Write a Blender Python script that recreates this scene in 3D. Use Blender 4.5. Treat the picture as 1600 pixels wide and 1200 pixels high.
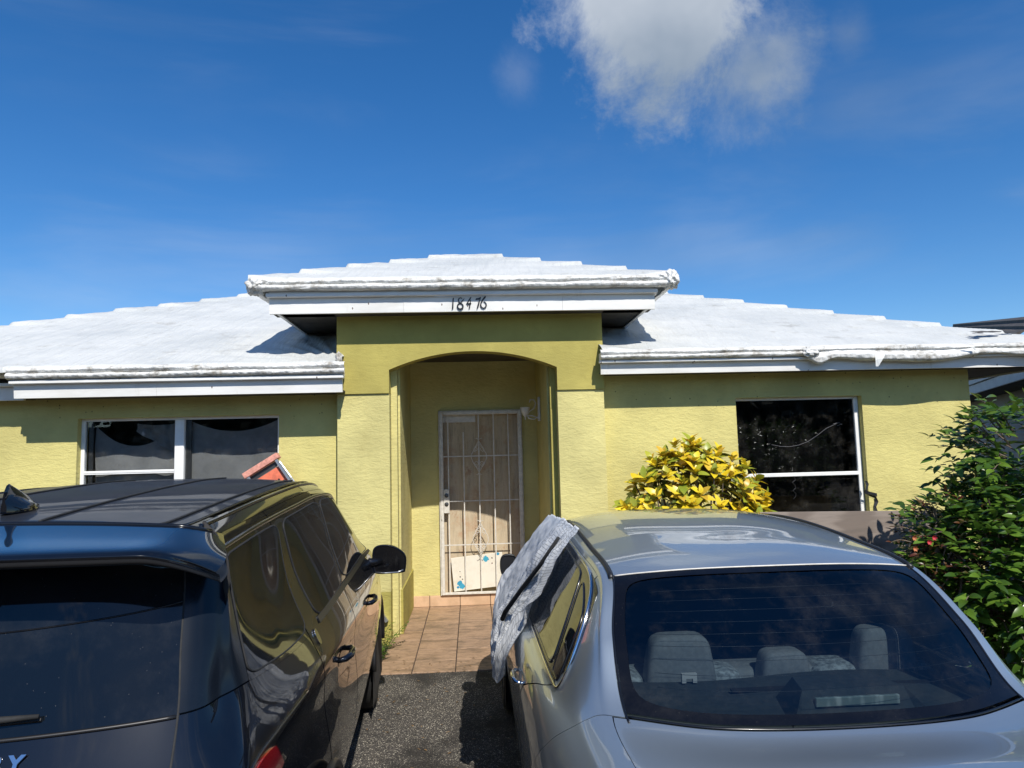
import bpy, math, random
import numpy as np
from mathutils import Vector, Matrix, noise as mn
random.seed(7); RNG = np.random.default_rng(7)
for o in list(bpy.data.objects): bpy.data.objects.remove(o)
sc = bpy.context.scene
COL = sc.collection
R = math.radians

# ------------------------------------------------------------------ camera
cam_d = bpy.data.cameras.new('camera'); cam = bpy.data.objects.new('camera', cam_d); COL.objects.link(cam)
YAW, PIT, ROLL = R(3.38), R(5.683), R(1.45)
Fv = np.array([math.sin(YAW)*math.cos(PIT), math.cos(YAW)*math.cos(PIT), math.sin(PIT)])
R0 = np.array([math.cos(YAW), -math.sin(YAW), 0.]); U0 = np.cross(R0, Fv)
Rv = math.cos(ROLL)*R0 - math.sin(ROLL)*U0; Uv = math.sin(ROLL)*R0 + math.cos(ROLL)*U0
cam.matrix_world = Matrix(((Rv[0], Uv[0], -Fv[0], 0), (Rv[1], Uv[1], -Fv[1], 0), (Rv[2], Uv[2], -Fv[2], 1.72), (0, 0, 0, 1)))
cam_d.sensor_width = 36.0; cam_d.lens = 1109/1600*36; cam_d.clip_start = .05; cam_d.clip_end = 3000
sc.camera = cam

# ------------------------------------------------------------------ light
SUN = Vector((.27, -1.0, 1.05)).normalized()      # towards the sun
sl = bpy.data.lights.new('sun', 'SUN'); sl.energy = 4.6; sl.angle = R(.53); sl.color = (1, .955, .88)
so = bpy.data.objects.new('sun', sl); COL.objects.link(so)
so.rotation_euler = SUN.to_track_quat('Z', 'Y').to_euler(); so.location = (6, -20, 25)
w = bpy.data.worlds.new('World'); sc.world = w; w.use_nodes = True
nt = w.node_tree; nt.nodes.clear()
def wn(t, **k):
    n = nt.nodes.new(t)
    for a, b in k.items(): setattr(n, a, b)
    return n
def wl(a, b): nt.links.new(a, b)
sky = wn('ShaderNodeTexSky'); sky.sky_type = 'NISHITA'; sky.sun_disc = False
sky.sun_elevation = math.asin(SUN.z); sky.sun_rotation = math.atan2(SUN.x, SUN.y)
sky.air_density = 1.0; sky.dust_density = .05; sky.ozone_density = 5.0; sky.altitude = 0
hs = wn('ShaderNodeHueSaturation'); hs.inputs['Saturation'].default_value = 1.27; hs.inputs['Hue'].default_value = .504; hs.inputs['Value'].default_value = 1.12
wl(sky.outputs[0], hs.inputs['Color'])
geo = wn('ShaderNodeTexCoord')
def wmath(op, a, b=None):
    n = wn('ShaderNodeMath', operation=op)
    for i, x in enumerate((a, b)):
        if x is None: continue
        if isinstance(x, (int, float)): n.inputs[i].default_value = x
        else: wl(x, n.inputs[i])
    return n.outputs[0]
def wnoise(scale, detail, rough, vec, dist=0):
    n = wn('ShaderNodeTexNoise'); n.inputs['Scale'].default_value = scale; n.inputs['Detail'].default_value = detail
    n.inputs['Roughness'].default_value = rough; n.inputs['Distortion'].default_value = dist; wl(vec, n.inputs['Vector']); return n.outputs[0]
def wramp(v, a, b):
    n = wn('ShaderNodeMapRange', interpolation_type='SMOOTHSTEP'); n.inputs['From Min'].default_value = a; n.inputs['From Max'].default_value = b
    wl(v, n.inputs['Value']); return n.outputs[0]
def wdist(p, s):   # distance from a direction, scaled per axis
    m = wn('ShaderNodeVectorMath', operation='SUBTRACT'); wl(geo.outputs['Generated'], m.inputs[0]); m.inputs[1].default_value = p
    k = wn('ShaderNodeVectorMath', operation='MULTIPLY'); wl(m.outputs[0], k.inputs[0]); k.inputs[1].default_value = s
    l = wn('ShaderNodeVectorMath', operation='LENGTH'); wl(k.outputs[0], l.inputs[0]); return l.outputs['Value']
G = geo.outputs['Generated']
def pdir(px, py):
    d = Fv + Rv*(px-800)/1109 + Uv*(600-py)/1109; d /= np.linalg.norm(d); return tuple(d)
n1 = wnoise(5.5, 10, .66, G, .25)
# the big cumulus overhead and its ragged right arm
d1 = wdist(pdir(1020, -10), (7.2, 6.6, 6.6)); d2 = wdist(pdir(1190, 120), (12, 12, 9)); d4 = wdist(pdir(810, 120), (19, 20, 17)); d5 = wdist(pdir(1330, 50), (24, 24, 20))
def puff(d, amp, a, b): return wramp(wmath('SUBTRACT', wmath('MULTIPLY', n1, amp), d), a, b)
c1 = puff(d1, 2.7, .28, .95); c2 = wmath('MULTIPLY', puff(d2, 2.9, .45, 1.5), .75); c4 = wmath('MULTIPLY', puff(d4, 2.2, .3, 1.4), .16); c5 = wmath('MULTIPLY', puff(d5, 2.2, .3, 1.4), .35)
cm = wmath('MAXIMUM', wmath('MAXIMUM', c1, c2), wmath('MAXIMUM', c4, c5))
# scattered small cumulus low in the sky behind the viewer
sep = wn('ShaderNodeSeparateXYZ'); wl(G, sep.inputs[0])
back = wramp(wmath('MULTIPLY', sep.outputs['Y'], -1.0), .1, .5)
lowb = wmath('MULTIPLY', wramp(sep.outputs['Z'], .92, .55), back)
n2 = wnoise(4.2, 7, .6, G, .2)
cb = wmath('MULTIPLY', wramp(n2, .53, .70), lowb)
# faint cirrus streaks
mp = wn('ShaderNodeMapping'); mp.inputs['Rotation'].default_value = (0, R(38), R(20)); mp.inputs['Scale'].default_value = (1.0, 3.0, 7.0); wl(G, mp.inputs[0])
n3 = wnoise(1.1, 6, .55, mp.outputs[0], .5)
ci = wmath('MULTIPLY', wramp(n3, .42, .80), .26)
allc = wmath('MINIMUM', wmath('ADD', wmath('MAXIMUM', cm, cb), ci), 1.0)
n4 = wnoise(3.0, 5, .5, G)
cc = wn('ShaderNodeMix', data_type='RGBA'); wl(wramp(n4, .35, .7), cc.inputs[0])
cc.inputs[6].default_value = (2.4, 3.0, 3.7, 1); cc.inputs[7].default_value = (5.8, 6.2, 6.7, 1)
cbk = wn('ShaderNodeMix', data_type='RGBA'); wl(back, cbk.inputs[0]); wl(cc.outputs[2], cbk.inputs[6]); cbk.inputs[7].default_value = (9.5, 9.6, 9.8, 1)
mx = wn('ShaderNodeMix', data_type='RGBA'); wl(wmath('MULTIPLY', allc, .88), mx.inputs[0]); wl(hs.outputs[0], mx.inputs[6]); wl(cbk.outputs[2], mx.inputs[7])
bg = wn('ShaderNodeBackground'); bg.inputs['Strength'].default_value = .1; wl(mx.outputs[2], bg.inputs[0])
wo = wn('ShaderNodeOutputWorld'); wl(bg.outputs[0], wo.inputs[0])
sc.view_settings.view_transform = 'Standard'; sc.view_settings.look = 'None'; sc.view_settings.gamma = 1
sc.view_settings.use_curve_mapping = False; sc.view_settings.exposure = 0.25

# ------------------------------------------------------------------ node helpers
class MT:
    def __init__(s, name):
        s.m = bpy.data.materials.new(name); s.m.use_nodes = True; s.t = s.m.node_tree; s.t.nodes.clear()
        s.o = s.t.nodes.new('ShaderNodeOutputMaterial'); s.p = s.t.nodes.new('ShaderNodeBsdfPrincipled'); s.l(s.p.outputs[0], s.o.inputs[0])
        tc = s.t.nodes.new('ShaderNodeTexCoord'); s.obj = tc.outputs['Object']; s.uv = tc.outputs['UV']
        s.pos = s.t.nodes.new('ShaderNodeNewGeometry').outputs['Position']
    def l(s, a, b): s.t.links.new(a, b)
    def n(s, t, **k):
        n = s.t.nodes.new(t)
        for a, b in k.items(): setattr(n, a, b)
        return n
    def put(s, sock, v):
        if isinstance(v, (int, float)): sock.default_value = v
        elif isinstance(v, (tuple, list)): sock.default_value = tuple(v)+(1,) if len(v) == 3 and len(sock.default_value) == 4 else tuple(v)
        else: s.l(v, sock)
    def set(s, **k):
        for a, b in k.items(): s.put(s.p.inputs[a.replace('_', ' ')], b)
        return s
    def math(s, op, a, b=0):
        n = s.n('ShaderNodeMath', operation=op); s.put(n.inputs[0], a); s.put(n.inputs[1], b); return n.outputs[0]
    def mapv(s, v, scale=(1, 1, 1), rot=(0, 0, 0)):
        n = s.n('ShaderNodeMapping'); n.inputs['Scale'].default_value = scale; n.inputs['Rotation'].default_value = rot; s.l(v, n.inputs[0]); return n.outputs[0]
    def noise(s, scale, detail=4, rough=.55, v=None, dist=0):
        n = s.n('ShaderNodeTexNoise'); n.inputs['Scale'].default_value = scale; n.inputs['Detail'].default_value = detail
        n.inputs['Roughness'].default_value = rough; n.inputs['Distortion'].default_value = dist; s.l(v or s.pos, n.inputs['Vector']); return n.outputs[0]
    def vor(s, scale, v=None, feature='F1', out=0, rnd=1):
        n = s.n('ShaderNodeTexVoronoi', feature=feature); n.inputs['Scale'].default_value = scale; n.inputs['Randomness'].default_value = rnd
        s.l(v or s.pos, n.inputs['Vector']); return n.outputs[out]
    def wave(s, scale, v=None, dist=3, detail=3, dscale=1, direction='X'):
        n = s.n('ShaderNodeTexWave', bands_direction=direction); n.inputs['Scale'].default_value = scale; n.inputs['Distortion'].default_value = dist
        n.inputs['Detail'].default_value = detail; n.inputs['Detail Scale'].default_value = dscale; s.l(v or s.pos, n.inputs['Vector']); return n.outputs[1]
    def ramp(s, v, a, b, lo=0, hi=1):
        n = s.n('ShaderNodeMapRange', interpolation_type='SMOOTHSTEP'); n.inputs['From Min'].default_value = a; n.inputs['From Max'].default_value = b
        n.inputs['To Min'].default_value = lo; n.inputs['To Max'].default_value = hi; s.l(v, n.inputs['Value']); return n.outputs[0]
    def mix(s, f, a, b, mode='MIX'):
        n = s.n('ShaderNodeMix', data_type='RGBA', blend_type=mode); s.put(n.inputs[0], f); s.put(n.inputs[6], a); s.put(n.inputs[7], b); return n.outputs[2]
    def bump(s, h, strength=.5, dist=.01, prev=None):
        n = s.n('ShaderNodeBump'); n.inputs['Strength'].default_value = strength; n.inputs['Distance'].default_value = dist; s.l(h, n.inputs['Height'])
        if prev is not None: s.l(prev, n.inputs['Normal'])
        s.l(n.outputs[0], s.p.inputs['Normal']); return n.outputs[0]
    def xyz(s, v=None):
        n = s.n('ShaderNodeSeparateXYZ'); s.l(v or s.pos, n.inputs[0]); return n.outputs
M = {}
def simple(name, col, rough=.6, metal=0, var=.12, scale=6, bump=0, coat=0, spec=.5):
    t = MT(name); n = t.noise(scale, 5, .6)
    c = t.mix(t.ramp(n, .3, .7), tuple(x*(1-var) for x in col), tuple(min(1, x*(1+var)) for x in col))
    t.set(Base_Color=c, Roughness=rough, Metallic=metal, Coat_Weight=coat, Specular_IOR_Level=spec)
    if bump: t.bump(t.noise(scale*8, 4), bump, .004)
    M[name] = t.m; return t
def stucco(name, col, rel=.5, fine=45, streak=True, spots=False, stain=0.0):
    t = MT(name)
    lo = tuple(x*.80 for x in col); hi = tuple(min(1, x*1.07) for x in col)
    c = t.mix(t.ramp(t.noise(1.3, 6, .6), .3, .7), lo, hi)
    c = t.mix(t.ramp(t.noise(9, 5, .7), .55, .8), c, tuple(x*.82 for x in col))
    if spots:
        z = t.xyz()[2]
        dots = t.math('LESS_THAN', t.vor(17, t.mapv(t.pos, (1, 1, .8))), .115)
        dots = t.math('MULTIPLY', dots, t.ramp(t.noise(2.3, 3), .45, .55))
        c = t.mix(t.math('MULTIPLY', dots, t.math('MULTIPLY', t.ramp(z, 2.05, 2.25), .7)), c, (.05, .045, .02))
    if stain:
        z = t.xyz()[2]
        s1 = t.math('MULTIPLY', t.ramp(t.noise(1.7, 6, .7, t.mapv(t.pos, (1, 1, .35))), .56, .75), stain)
        c = t.mix(s1, c, (.30, .22, .06))
        s2 = t.math('MULTIPLY', t.ramp(t.noise(6, 6, .7, t.mapv(t.pos, (1, 1, .2))), .56, .7), t.ramp(z, .75, .1, 0, .35))
        c = t.mix(s2, c, (.16, .14, .07))
    h1 = t.ramp(t.noise(11, 4, .55, t.mapv(t.pos, (1, 1, 2.6)), .4), .42, .60)
    h2 = t.noise(fine, 5, .6, t.mapv(t.pos, (1, 1, 1.9)))
    h = t.math('ADD', t.math('MULTIPLY', h1, .36), t.math('MULTIPLY', h2, .9))
    t.set(Base_Color=c, Roughness=.85, Specular_IOR_Level=.25); t.bump(h, rel, .02); M[name] = t.m
WALLC = (.60, .53, .20)
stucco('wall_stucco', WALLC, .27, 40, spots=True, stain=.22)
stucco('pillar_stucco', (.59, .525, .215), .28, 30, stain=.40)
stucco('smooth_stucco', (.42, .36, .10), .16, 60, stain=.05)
stucco('plinth_stucco', (.38, .33, .085), .3, 40, stain=.3)
simple('white_paint', (.74, .735, .72), .5, var=.06, scale=3)
def fasciamat():
    t = MT('fascia_paint')
    c = t.mix(t.ramp(t.noise(2.2, 5, .6, t.mapv(t.pos, (1, 1, 3))), .35, .7), (.80, .79, .76), (.70, .69, .65))
    p_ = t.xyz(); cb_ = t.n('ShaderNodeCombineXYZ'); t.l(t.math('MULTIPLY', p_[0], 4.6), cb_.inputs[0]); t.l(t.math('MULTIPLY', p_[2], 2.6), cb_.inputs[1])
    vv = t.n('ShaderNodeTexVoronoi', voronoi_dimensions='2D'); vv.inputs['Scale'].default_value = 1; t.l(cb_.outputs[0], vv.inputs['Vector']); drip = t.math('LESS_THAN', vv.outputs[0], .028)
    c = t.mix(t.math('MULTIPLY', drip, t.ramp(t.noise(1.9, 2), .30, .40, .2, .9)), c, (.10, .06, .035))
    c = t.mix(t.ramp(t.noise(3, 5, .7, t.mapv(t.pos, (1.5, 1, .5))), .60, .74, 0, .4), c, (.45, .38, .26))
    t.set(Base_Color=c, Roughness=.55); t.bump(t.noise(14, 4, .5, t.mapv(t.pos, (.3, 1, 3))), .12, .01); M['fascia_paint'] = t.m
fasciamat()
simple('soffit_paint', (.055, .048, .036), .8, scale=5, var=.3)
simple('window_metal', (.78, .78, .76), .42, .0, .06, 8)
simple('dark_metal', (.09, .09, .09), .4, .6)
simple('black_plastic', (.012, .012, .013), .42)
simple('black_trim', (.006, .006, .007), .22, coat=.3)
simple('rubber', (.018, .018, .018), .8, var=.3, scale=30)
simple('chrome', (.75, .75, .76), .12, 1.0, .03)
simple('alloy', (.35, .36, .38), .3, .9, .05)
simple('interior_dark', (.025, .023, .022), .85)
simple('white_enamel', (.60, .57, .51), .4, var=.12, scale=20, bump=.1)
simple('aluminium', (.62, .63, .64), .35, .85, .08, 20)
simple('number_black', (.008, .008, .008), .35)
simple('torn_black', (.012, .012, .014), .5, scale=20)
def tarpmat(name, rel=1.0):
    t = MT(name)
    c = t.mix(t.ramp(t.noise(1.1, 5, .6), .35, .75), (.60, .605, .575), (.49, .505, .49))
    c = t.mix(t.ramp(t.noise(4, 6, .7, t.mapv(t.pos, (1, 1, 1), (0, 0, .3))), .54, .74, 0, .5), c, (.30, .285, .24))
    v = t.mapv(t.pos, (1, .6, .6), (0, 0, R(35)))
    h1 = t.noise(4.2, 5, .55, t.mapv(t.pos, (5.5, .8, 1.0), (0, R(12), R(-32))), .6)
    h2 = t.wave(1.7, t.mapv(t.pos, (1, .35, .35), (0, 0, R(28))), 9, 3, 1.2)
    h3 = t.noise(26, 4, .6)
    h = t.math('ADD', t.math('MULTIPLY', h1, .9), t.math('ADD', t.math('MULTIPLY', h2, .22), t.math('MULTIPLY', h3, .12)))
    t.set(Base_Color=c, Roughness=.48, Specular_IOR_Level=.45); t.bump(h, .5*rel, .045); M[name] = t.m
tarpmat('tarpaulin', .85)
def hemmat():
    t = MT('crumpled_tarpaulin')
    c = t.mix(t.ramp(t.noise(5, 6, .7), .46, .72), (.68, .68, .655), (.27, .24, .19))
    h = t.math('ADD', t.noise(8, 5, .6, t.mapv(t.pos, (4.5, 1, 1.6), (0, R(48), 0)), 1.2), t.math('MULTIPLY', t.wave(5, t.mapv(t.pos, (1, 1, 1), (0, R(40), 0)), 6, 3, 2), .3))
    t.set(Base_Color=c, Roughness=.45); t.bump(h, .45, .025); M['crumpled_tarpaulin'] = t.m
hemmat()
def concrete():
    t = MT('driveway_asphalt')
    a = t.vor(190, out=1); n = t.n('ShaderNodeSeparateXYZ'); t.l(a, n.inputs[0])
    c = t.mix(t.ramp(n.outputs[0], .25, 1), (.026, .024, .021), (.12, .105, .088))
    c = t.mix(t.math('GREATER_THAN', n.outputs[1], .93), c, (.42, .38, .30))
    c = t.mix(t.ramp(t.noise(1.6, 6, .65), .47, .66, 0, .9), c, (.014, .012, .010))
    c = t.mix(t.ramp(t.noise(.9, 5, .6, t.mapv(t.pos, (1.3, 1, 1))), .56, .8, 0, .35), c, (.23, .19, .14))
    t.set(Base_Color=c, Roughness=.9); t.bump(t.math('ADD', t.vor(95), t.math('MULTIPLY', t.noise(20, 4), .8)), .6, .008); M['driveway_asphalt'] = t.m
concrete()
def tilemat():
    t = MT('terracotta_tile'); oi = t.n('ShaderNodeObjectInfo')
    v = t.n('ShaderNodeVectorMath', operation='ADD'); t.l(t.pos, v.inputs[0]); t.l(oi.outputs['Random'], v.inputs[1])
    c = t.mix(t.ramp(t.noise(7, 6, .65, t.mapv(v.outputs[0], (1, 2.6, 1))), .35, .65), (.40, .26, .165), (.29, .19, .12))
    c = t.mix(t.ramp(t.noise(3.2, 7, .75, t.mapv(v.outputs[0], (1, 2.2, 1))), .47, .64, 0, .85), c, (.12, .085, .055))
    c = t.mix(t.ramp(t.noise(26, 5, .7, t.mapv(v.outputs[0], (1, 3.5, 1))), .50, .66, 0, .75), c, (.10, .07, .045))
    c = t.mix(t.math('MULTIPLY', oi.outputs['Random'], .25), c, (.42, .25, .13))
    t.set(Base_Color=c, Roughness=.62); t.bump(t.noise(30, 5, .6, t.mapv(t.pos, (1, 2.5, 1))), .35, .006); M['terracotta_tile'] = t.m
    t = MT('riser_tile')
    c = t.mix(t.ramp(t.noise(8, 6, .65), .35, .65), (.60, .40, .25), (.50, .33, .20))
    t.set(Base_Color=c, Roughness=.5); M['riser_tile'] = t.m
tilemat()
simple('grout', (.055, .04, .03), .95, var=.3, scale=20)
def ply(name, a, b, vert=True, mess=False):
    t = MT(name); mv = t.mapv(t.pos, (2.2, 1, .35) if vert else (.55, 1, 2.6))
    g = t.wave(1.1, mv, 9, 6, 1.1) if not mess else t.noise(6, 6, .7, t.mapv(t.pos, (1, 1, .3))); n = t.noise(22, 6, .7, t.mapv(t.pos, (1, 1, .12) if vert else (.12, 1, 1)))
    c = t.mix(t.ramp(g, .2, .85), a, b); c = t.mix(t.ramp(n, .45, .75, 0, .6), c, tuple(x*.5 for x in a))
    if mess:
        c = t.mix(t.ramp(t.noise(4.5, 7, .75), .5, .66, 0, .75), c, (.42, .27, .16))
        c = t.mix(t.ramp(t.noise(6, 7, .75, t.mapv(t.pos, (1, 1, .6))), .56, .66, 0, .65), c, (.30, .15, .08))
        c = t.mix(t.ramp(t.noise(70, 3, .6), .60, .68, 0, .5), c, (.62, .50, .33))
    t.set(Base_Color=c, Roughness=.8); t.bump(n, .3, .004); M[name] = t.m
ply('door_plywood', (.42, .34, .225), (.55, .45, .31), True, True)
ply('weathered_plywood', (.26, .215, .18), (.175, .14, .115), False)
def glass(name, tint, rough=.0, dirt=.04, extra=.0):
    t = MT(name); t.t.nodes.remove(t.p)
    lw = t.n('ShaderNodeLayerWeight'); lw.inputs[0].default_value = .5
    frs = t.math('ADD', t.math('MULTIPLY', t.math('POWER', lw.outputs['Facing'], 5.0), .95), .045)
    tr = t.n('ShaderNodeBsdfTransparent'); tr.inputs[0].default_value = tuple(tint)+(1,)
    gl = t.n('ShaderNodeBsdfGlossy'); gl.inputs['Roughness'].default_value = rough; gl.inputs['Color'].default_value = (.95, .97, 1, 1)
    mxs = t.n('ShaderNodeMixShader'); t.l(t.math('MINIMUM', t.math('ADD', frs, extra), 1.0), mxs.inputs[0]); t.l(tr.outputs[0], mxs.inputs[1]); t.l(gl.outputs[0], mxs.inputs[2])
    df = t.n('ShaderNodeBsdfDiffuse'); df.inputs[0].default_value = (.45, .42, .36, 1)
    m2 = t.n('ShaderNodeMixShader'); t.l(t.ramp(t.noise(6, 7, .75), .45, .8, 0, dirt), m2.inputs[0]); t.l(mxs.outputs[0], m2.inputs[1]); t.l(df.outputs[0], m2.inputs[2])
    t.l(m2.outputs[0], t.o.inputs[0]); M[name] = t.m
glass('window_glass', (.86, .87, .87), .01, .06)
glass('dark_window_glass', (.42, .44, .46), .01, .05)
glass('car_glass', (.36, .41, .43), .0, .03, .02)
def darkglass(name, col=(.004, .006, .009), rough=.02, dust=.05):
    t = MT(name)
    n = t.ramp(t.noise(5, 7, .75), .45, .8, 0, dust)
    sp = t.math('MULTIPLY', t.math('LESS_THAN', t.vor(60), .05), .35)  # small pale specks: sun glints painted into the glass colour, beside the dust
    c = t.mix(t.math('MAXIMUM', n, sp), col, (.25, .24, .22))
    t.set(Base_Color=c, Roughness=t.ramp(t.noise(5, 6), .4, .8, rough, rough+.05), Specular_IOR_Level=.45); M[name] = t.m
darkglass('privacy_glass')
darkglass('gloss_black', (.004, .004, .005), .05, .04)
def paint(name, col, metal, rough, coat=1, dust=.03, dustcol=(.3, .28, .25), flake=0):
    t = MT(name)
    up = t.n('ShaderNodeNewGeometry'); nz = t.xyz(up.outputs['Normal'])[2]
    d = t.math('MULTIPLY', t.ramp(t.noise(7, 8, .75), .35, .75, .3, 1), t.math('MULTIPLY', t.ramp(nz, -.2, 1, .35, 1), dust))
    c = t.mix(d, col, dustcol)
    t.set(Base_Color=c, Metallic=metal, Roughness=rough, Specular_IOR_Level=.5 if metal > .5 else .08, Coat_Weight=coat, Coat_Roughness=t.ramp(t.noise(9, 7, .7), .4, .8, .012, .05), Coat_IOR=1.55)
    M[name] = t.m
paint('black_paint', (.002, .003, .006), .0, .3, 1, .010)
paint('black_roof_paint', (.010, .012, .016), .0, .5, .22, .09, (.22, .21, .22))
paint('silver_paint', (.46, .52, .55), .80, .38, 1, .02, (.4, .38, .34))
simple('red_lens', (.30, .008, .012), .1, coat=1)
simple('clear_lens', (.55, .55, .52), .08, .3, coat=1)
simple('seat_fabric', (.30, .32, .33), .9, var=.12, scale=60, bump=.3)
simple('seat_pattern', (.36, .40, .42), .9, var=.5, scale=55)
simple('shelf_felt', (.060, .072, .075), .9, var=.15, scale=40)
def leafmat(name, cols, rough=.35, veins=(.1, .2, .02), vamt=.5, trans=.25):
    t = MT(name); oi = t.n('ShaderNodeObjectInfo'); at = t.n('ShaderNodeAttribute'); at.attribute_name = 'tint'
    f = t.math('FRACT', t.math('ADD', oi.outputs['Random'], at.outputs['Fac']), 0)
    cr = t.n('ShaderNodeValToRGB'); e = cr.color_ramp.elements
    e[0].position = 0; e[0].color = cols[0]+(1,)
    e[1].position = cols[-1][3] if len(cols[-1]) > 3 else 1; e[1].color = cols[-1][:3]+(1,)
    for i, c in enumerate(cols[1:-1]):
        x = e.new((i+1)/(len(cols)-1)); x.color = c+(1,)
    t.l(f, cr.inputs[0])
    m = t.ramp(t.noise(40, 4, .7), .45, .7, 0, vamt)
    c = t.mix(m, cr.outputs[0], veins)
    t.set(Base_Color=c, Roughness=rough, Specular_IOR_Level=.5)
    tl = t.n('ShaderNodeBsdfTranslucent'); t.l(c, tl.inputs[0]); ms = t.n('ShaderNodeMixShader'); ms.inputs[0].default_value = trans
    t.l(t.p.outputs[0], ms.inputs[1]); t.l(tl.outputs[0], ms.inputs[2]); t.l(ms.outputs[0], t.o.inputs[0]); M[name] = t.m
leafmat('croton_leaf', [(.80, .60, .02), (.80, .58, .03), (.86, .68, .04), (.18, .26, .03), (.42, .45, .04), (.60, .36, .04), (.84, .64, .03)], .38, (.42, .30, .02), .35, .22)
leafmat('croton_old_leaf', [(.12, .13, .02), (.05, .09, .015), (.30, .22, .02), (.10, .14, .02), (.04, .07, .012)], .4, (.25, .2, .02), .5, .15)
leafmat('shrub_leaf', [(.06, .13, .015), (.035, .085, .012), (.12, .22, .025), (.03, .07, .012), (.16, .27, .03), (.05, .11, .015)], .28, (.03, .07, .01), .3, .25)
leafmat('red_leaf', [(.10, .02, .015), (.05, .045, .012), (.04, .07, .012), (.13, .03, .015), (.05, .06, .012)], .35, (.03, .02, .01), .3, .15)
simple('bark', (.13, .10, .075), .9, var=.3, scale=20)
simple('red_petal', (.40, .02, .035), .5, var=.2)
simple('orange_petal', (.42, .14, .05), .5, var=.2)
simple('soil', (.08, .065, .045), .95, var=.35, scale=4, bump=.5)

# ------------------------------------------------------------------ object helpers
def link(name, verts, faces, mat, parent=None, smooth=False, mi=None, mats=None):
    me = bpy.data.meshes.new(name)
    me.from_pydata([tuple(map(float, v)) for v in verts], [], [tuple(int(i) for i in f) for f in faces]); me.update()
    if mats:
        for m in mats: me.materials.append(M[m])
        me.polygons.foreach_set('material_index', mi)
    else: me.materials.append(M[mat])
    if smooth: me.polygons.foreach_set('use_smooth', [True]*len(me.polygons))
    o = bpy.data.objects.new(name, me); COL.objects.link(o)
    if parent is not None: o.parent = parent
    return o
def tag(o, label, cat, group=None):
    o['label'] = label; o['category'] = cat
    if group: o['group'] = group
    return o
def empty(name, loc=(0, 0, 0), label=None, cat=None, group=None, rot=(0, 0, 0)):
    o = bpy.data.objects.new(name, None); COL.objects.link(o); o.location = loc; o.rotation_euler = rot; o.empty_display_size = .2
    if label: tag(o, label, cat, group)
    return o
def struct(o): o['kind'] = 'structure'; return o
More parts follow.
